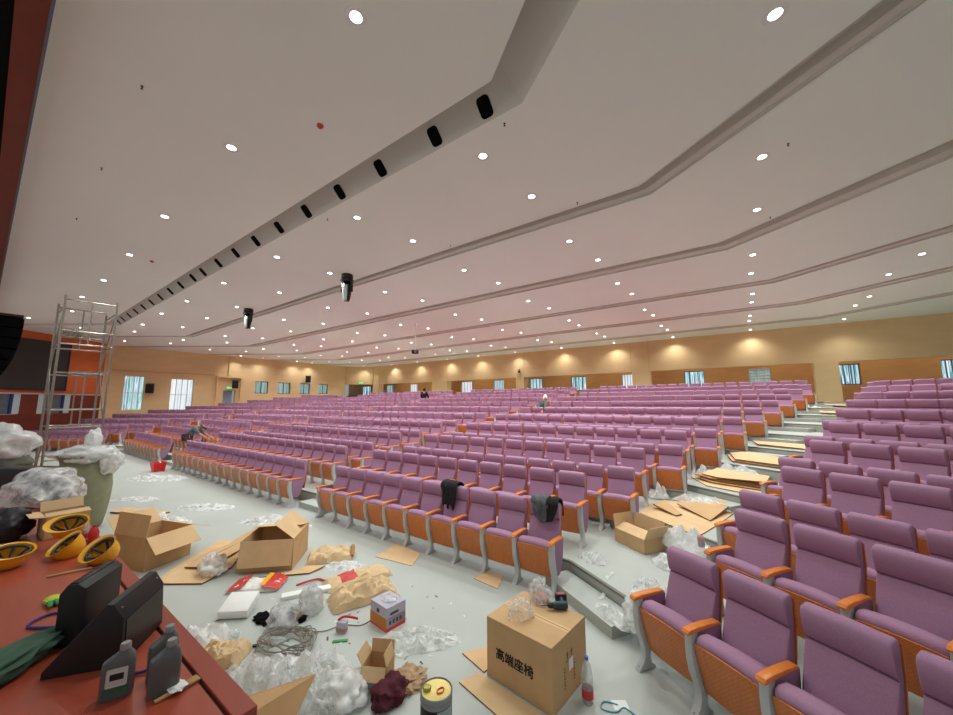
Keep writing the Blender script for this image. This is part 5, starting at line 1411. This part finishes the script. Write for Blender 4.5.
def figure(label, loc, rz, J, shirt, trousers, hair='hair', sleeves=True, cap=None):
    """J: joint positions (pelvis, chest, neck, head, and l/r shoulder, elbow, wrist, hip, knee, ankle, toe)."""
    o = thing('person', label, 'person', loc, rz)
    J = {k: Vector(v) for k, v in J.items()}
    names, V, R, E_ = [], [], [], []
    def add(n, p, r, par=None):
        names.append(n); V.append(p); R.append(r)
        if par is not None: E_.append((names.index(par), len(V) - 1))
    add('pelvis', J['pelvis'], .125)
    add('waist', J['pelvis'].lerp(J['chest'], .45), .118, 'pelvis')
    add('chest', J['chest'], .15, 'waist'); add('neck', J['neck'], .055, 'chest')
    hd = (J['head'] - J['neck']).normalized()
    add('jaw', J['neck'].lerp(J['head'], .55), .075, 'neck'); add('head', J['head'], .095, 'jaw'); add('crown', J['head'] + hd * .07, .07, 'head')
    for s in 'lr':
        add(s + 'sh', J[s + 'sh'], .065, 'chest'); add(s + 'el', J[s + 'el'], .045, s + 'sh'); add(s + 'wr', J[s + 'wr'], .03, s + 'el')
        d = (J[s + 'wr'] - J[s + 'el']).normalized()
        add(s + 'palm', J[s + 'wr'] + d * .07, .036, s + 'wr')
        side = d.cross(Vector((0, 1, .2))).normalized()
        for k in range(4):
            add(s + 'f%d' % k, J[s + 'wr'] + d * (.15 - .01 * abs(k - 1.3)) + side * (k - 1.5) * .02 + Vector((0, 0, -.012)), .009, s + 'palm')
        add(s + 'th', J[s + 'wr'] + d * .09 + side * -.055, .011, s + 'palm')
        add(s + 'hip', J[s + 'hip'], .09, 'pelvis'); add(s + 'kn', J[s + 'kn'], .06, s + 'hip'); add(s + 'an', J[s + 'an'], .042, s + 'kn'); add(s + 'toe', J[s + 'toe'], .04, s + 'an')
    body = skin_mesh('body', V, E_, R, 'skin', o)
    # clothes follow the body
    def cloth(nm, seq, m, grow):
        V2, R2, E2, ix = [], [], [], {}
        for n in seq:
            p, r = V[names.index(n)], R[names.index(n)]
            ix[n] = len(V2); V2.append(p); R2.append(r + grow)
        for a, b_ in E_:
            if names[a] in ix and names[b_] in ix: E2.append((ix[names[a]], ix[names[b_]]))
        return skin_mesh(nm, V2, E2, R2, m, o)
    cloth('shirt', ['pelvis', 'waist', 'chest', 'lsh', 'lel', 'rsh', 'rel'] + (['lwr', 'rwr'] if sleeves else []), shirt, .02)
    cloth('trousers', ['pelvis', 'lhip', 'lkn', 'lan', 'rhip', 'rkn', 'ran'], trousers, .022)
    for s in 'lr':
        b = B(); a, t_ = J[s + 'an'], J[s + 'toe']
        b.tube([a + (a - t_) * .25 + Vector((0, 0, -.03)), a + Vector((0, 0, -.02)), t_], [.045, .055, .045], 8); b.build('shoe', M_['black_plastic'], parent=o)
    fwd = J['face'].normalized()
    up = hd; sidev = up.cross(fwd).normalized()
    Mh = Matrix(((sidev.x, fwd.x, up.x, J['head'].x), (sidev.y, fwd.y, up.y, J['head'].y), (sidev.z, fwd.z, up.z, J['head'].z), (0, 0, 0, 1)))
    b = B(); b.blob(.1, .108, .12, amp=.06, freq=3, sub=3, M=Mh @ T(0, -.02, .03))
    for v in [v for v in b.bm.verts if (Mh.inverted() @ v.co).y > .055 and (Mh.inverted() @ v.co).z < .07]:
        v.co = Mh @ Vector(((Mh.inverted() @ v.co).x, .05, (Mh.inverted() @ v.co).z))
    b.build('hair' if not cap else 'cap', M_[cap or hair], parent=o)
    b = B()
    for s in (-1, 1):
        b.blob(.012, .008, .008, amp=0, sub=1, M=Mh @ T(s * .033, .088, .0))
    b.build('eyes', M_['black_gloss'], parent=o)
    b = B(); b.blob(.014, .022, .022, amp=0, sub=2, M=Mh @ T(0, .098, -.03)); b.blob(.026, .01, .007, amp=0, sub=2, M=Mh @ T(0, .085, -.066))
    for s in (-1, 1):
        b.blob(.012, .02, .03, amp=0, sub=2, M=Mh @ T(s * .092, 0, -.01))
    b.build('face_features', M_['skin'], parent=o)
    return o
# worker bending over the second row (faces +x)
figure('person in a grey shirt bending over seats in the third block gap', (-18.05, 5.25, RISE), math.radians(50), dict(
    pelvis=(-.18, 0, .84), chest=(.10, 0, 1.18), neck=(.26, 0, 1.25), head=(.36, 0, 1.20), face=(.55, 0, -.8),
    lsh=(.14, .19, 1.16), lel=(.32, .22, .93), lwr=(.55, .2, .78), rsh=(.14, -.19, 1.16), rel=(.34, -.22, .94), rwr=(.6, -.2, .76),
    lhip=(-.16, .1, .82), lkn=(-.02, .12, .45), lan=(-.1, .12, .08), ltoe=(.06, .13, .04), rhip=(-.16, -.1, .82), rkn=(.06, -.12, .46), ran=(.02, -.13, .08), rtoe=(.19, -.14, .04)), 'shirt_grey', 'trousers_wine', sleeves=False)
stand = dict(pelvis=(0, 0, .93), chest=(.02, 0, 1.28), neck=(.04, 0, 1.46), head=(.05, .0, 1.58), face=(.3, .9, -.1),
    lsh=(-.17, 0, 1.4), lel=(-.25, .02, 1.13), lwr=(-.14, .2, 1.0), rsh=(.2, 0, 1.4), rel=(.3, .04, 1.13), rwr=(.2, .24, 1.02),
    lhip=(-.1, 0, .9), lkn=(-.1, .03, .5), lan=(-.11, 0, .09), ltoe=(-.12, .15, .04), rhip=(.1, 0, .9), rkn=(.11, .03, .5), ran=(.12, 0, .09), rtoe=(.13, .15, .04))
figure('person in black standing with back turned among the upper rows', (-17.15, 17.62, RISE * 7), .2, stand, 'black_jacket', 'trousers_dark')
bend = dict(pelvis=(-.1, 0, .8), chest=(.05, .05, 1.12), neck=(.12, .08, 1.26), head=(.15, .1, 1.36), face=(.4, -.6, -.6),
    lsh=(-.1, .1, 1.2), lel=(-.05, -.15, 1.0), lwr=(.1, -.3, .9), rsh=(.23, .0, 1.2), rel=(.3, -.2, 1.0), rwr=(.25, -.36, .86),
    lhip=(-.2, 0, .78), lkn=(-.18, -.1, .42), lan=(-.2, .02, .09), ltoe=(-.2, -.13, .04), rhip=(0, 0, .78), rkn=(.03, -.1, .42), ran=(.03, .02, .09), rtoe=(.04, -.13, .04))
figure('person in dark clothes and white cap stooping among the middle rows', (-6.72, 13.84, RISE * 5), 0, bend, 'grey_jacket', 'trousers_dark', cap='white_plastic')
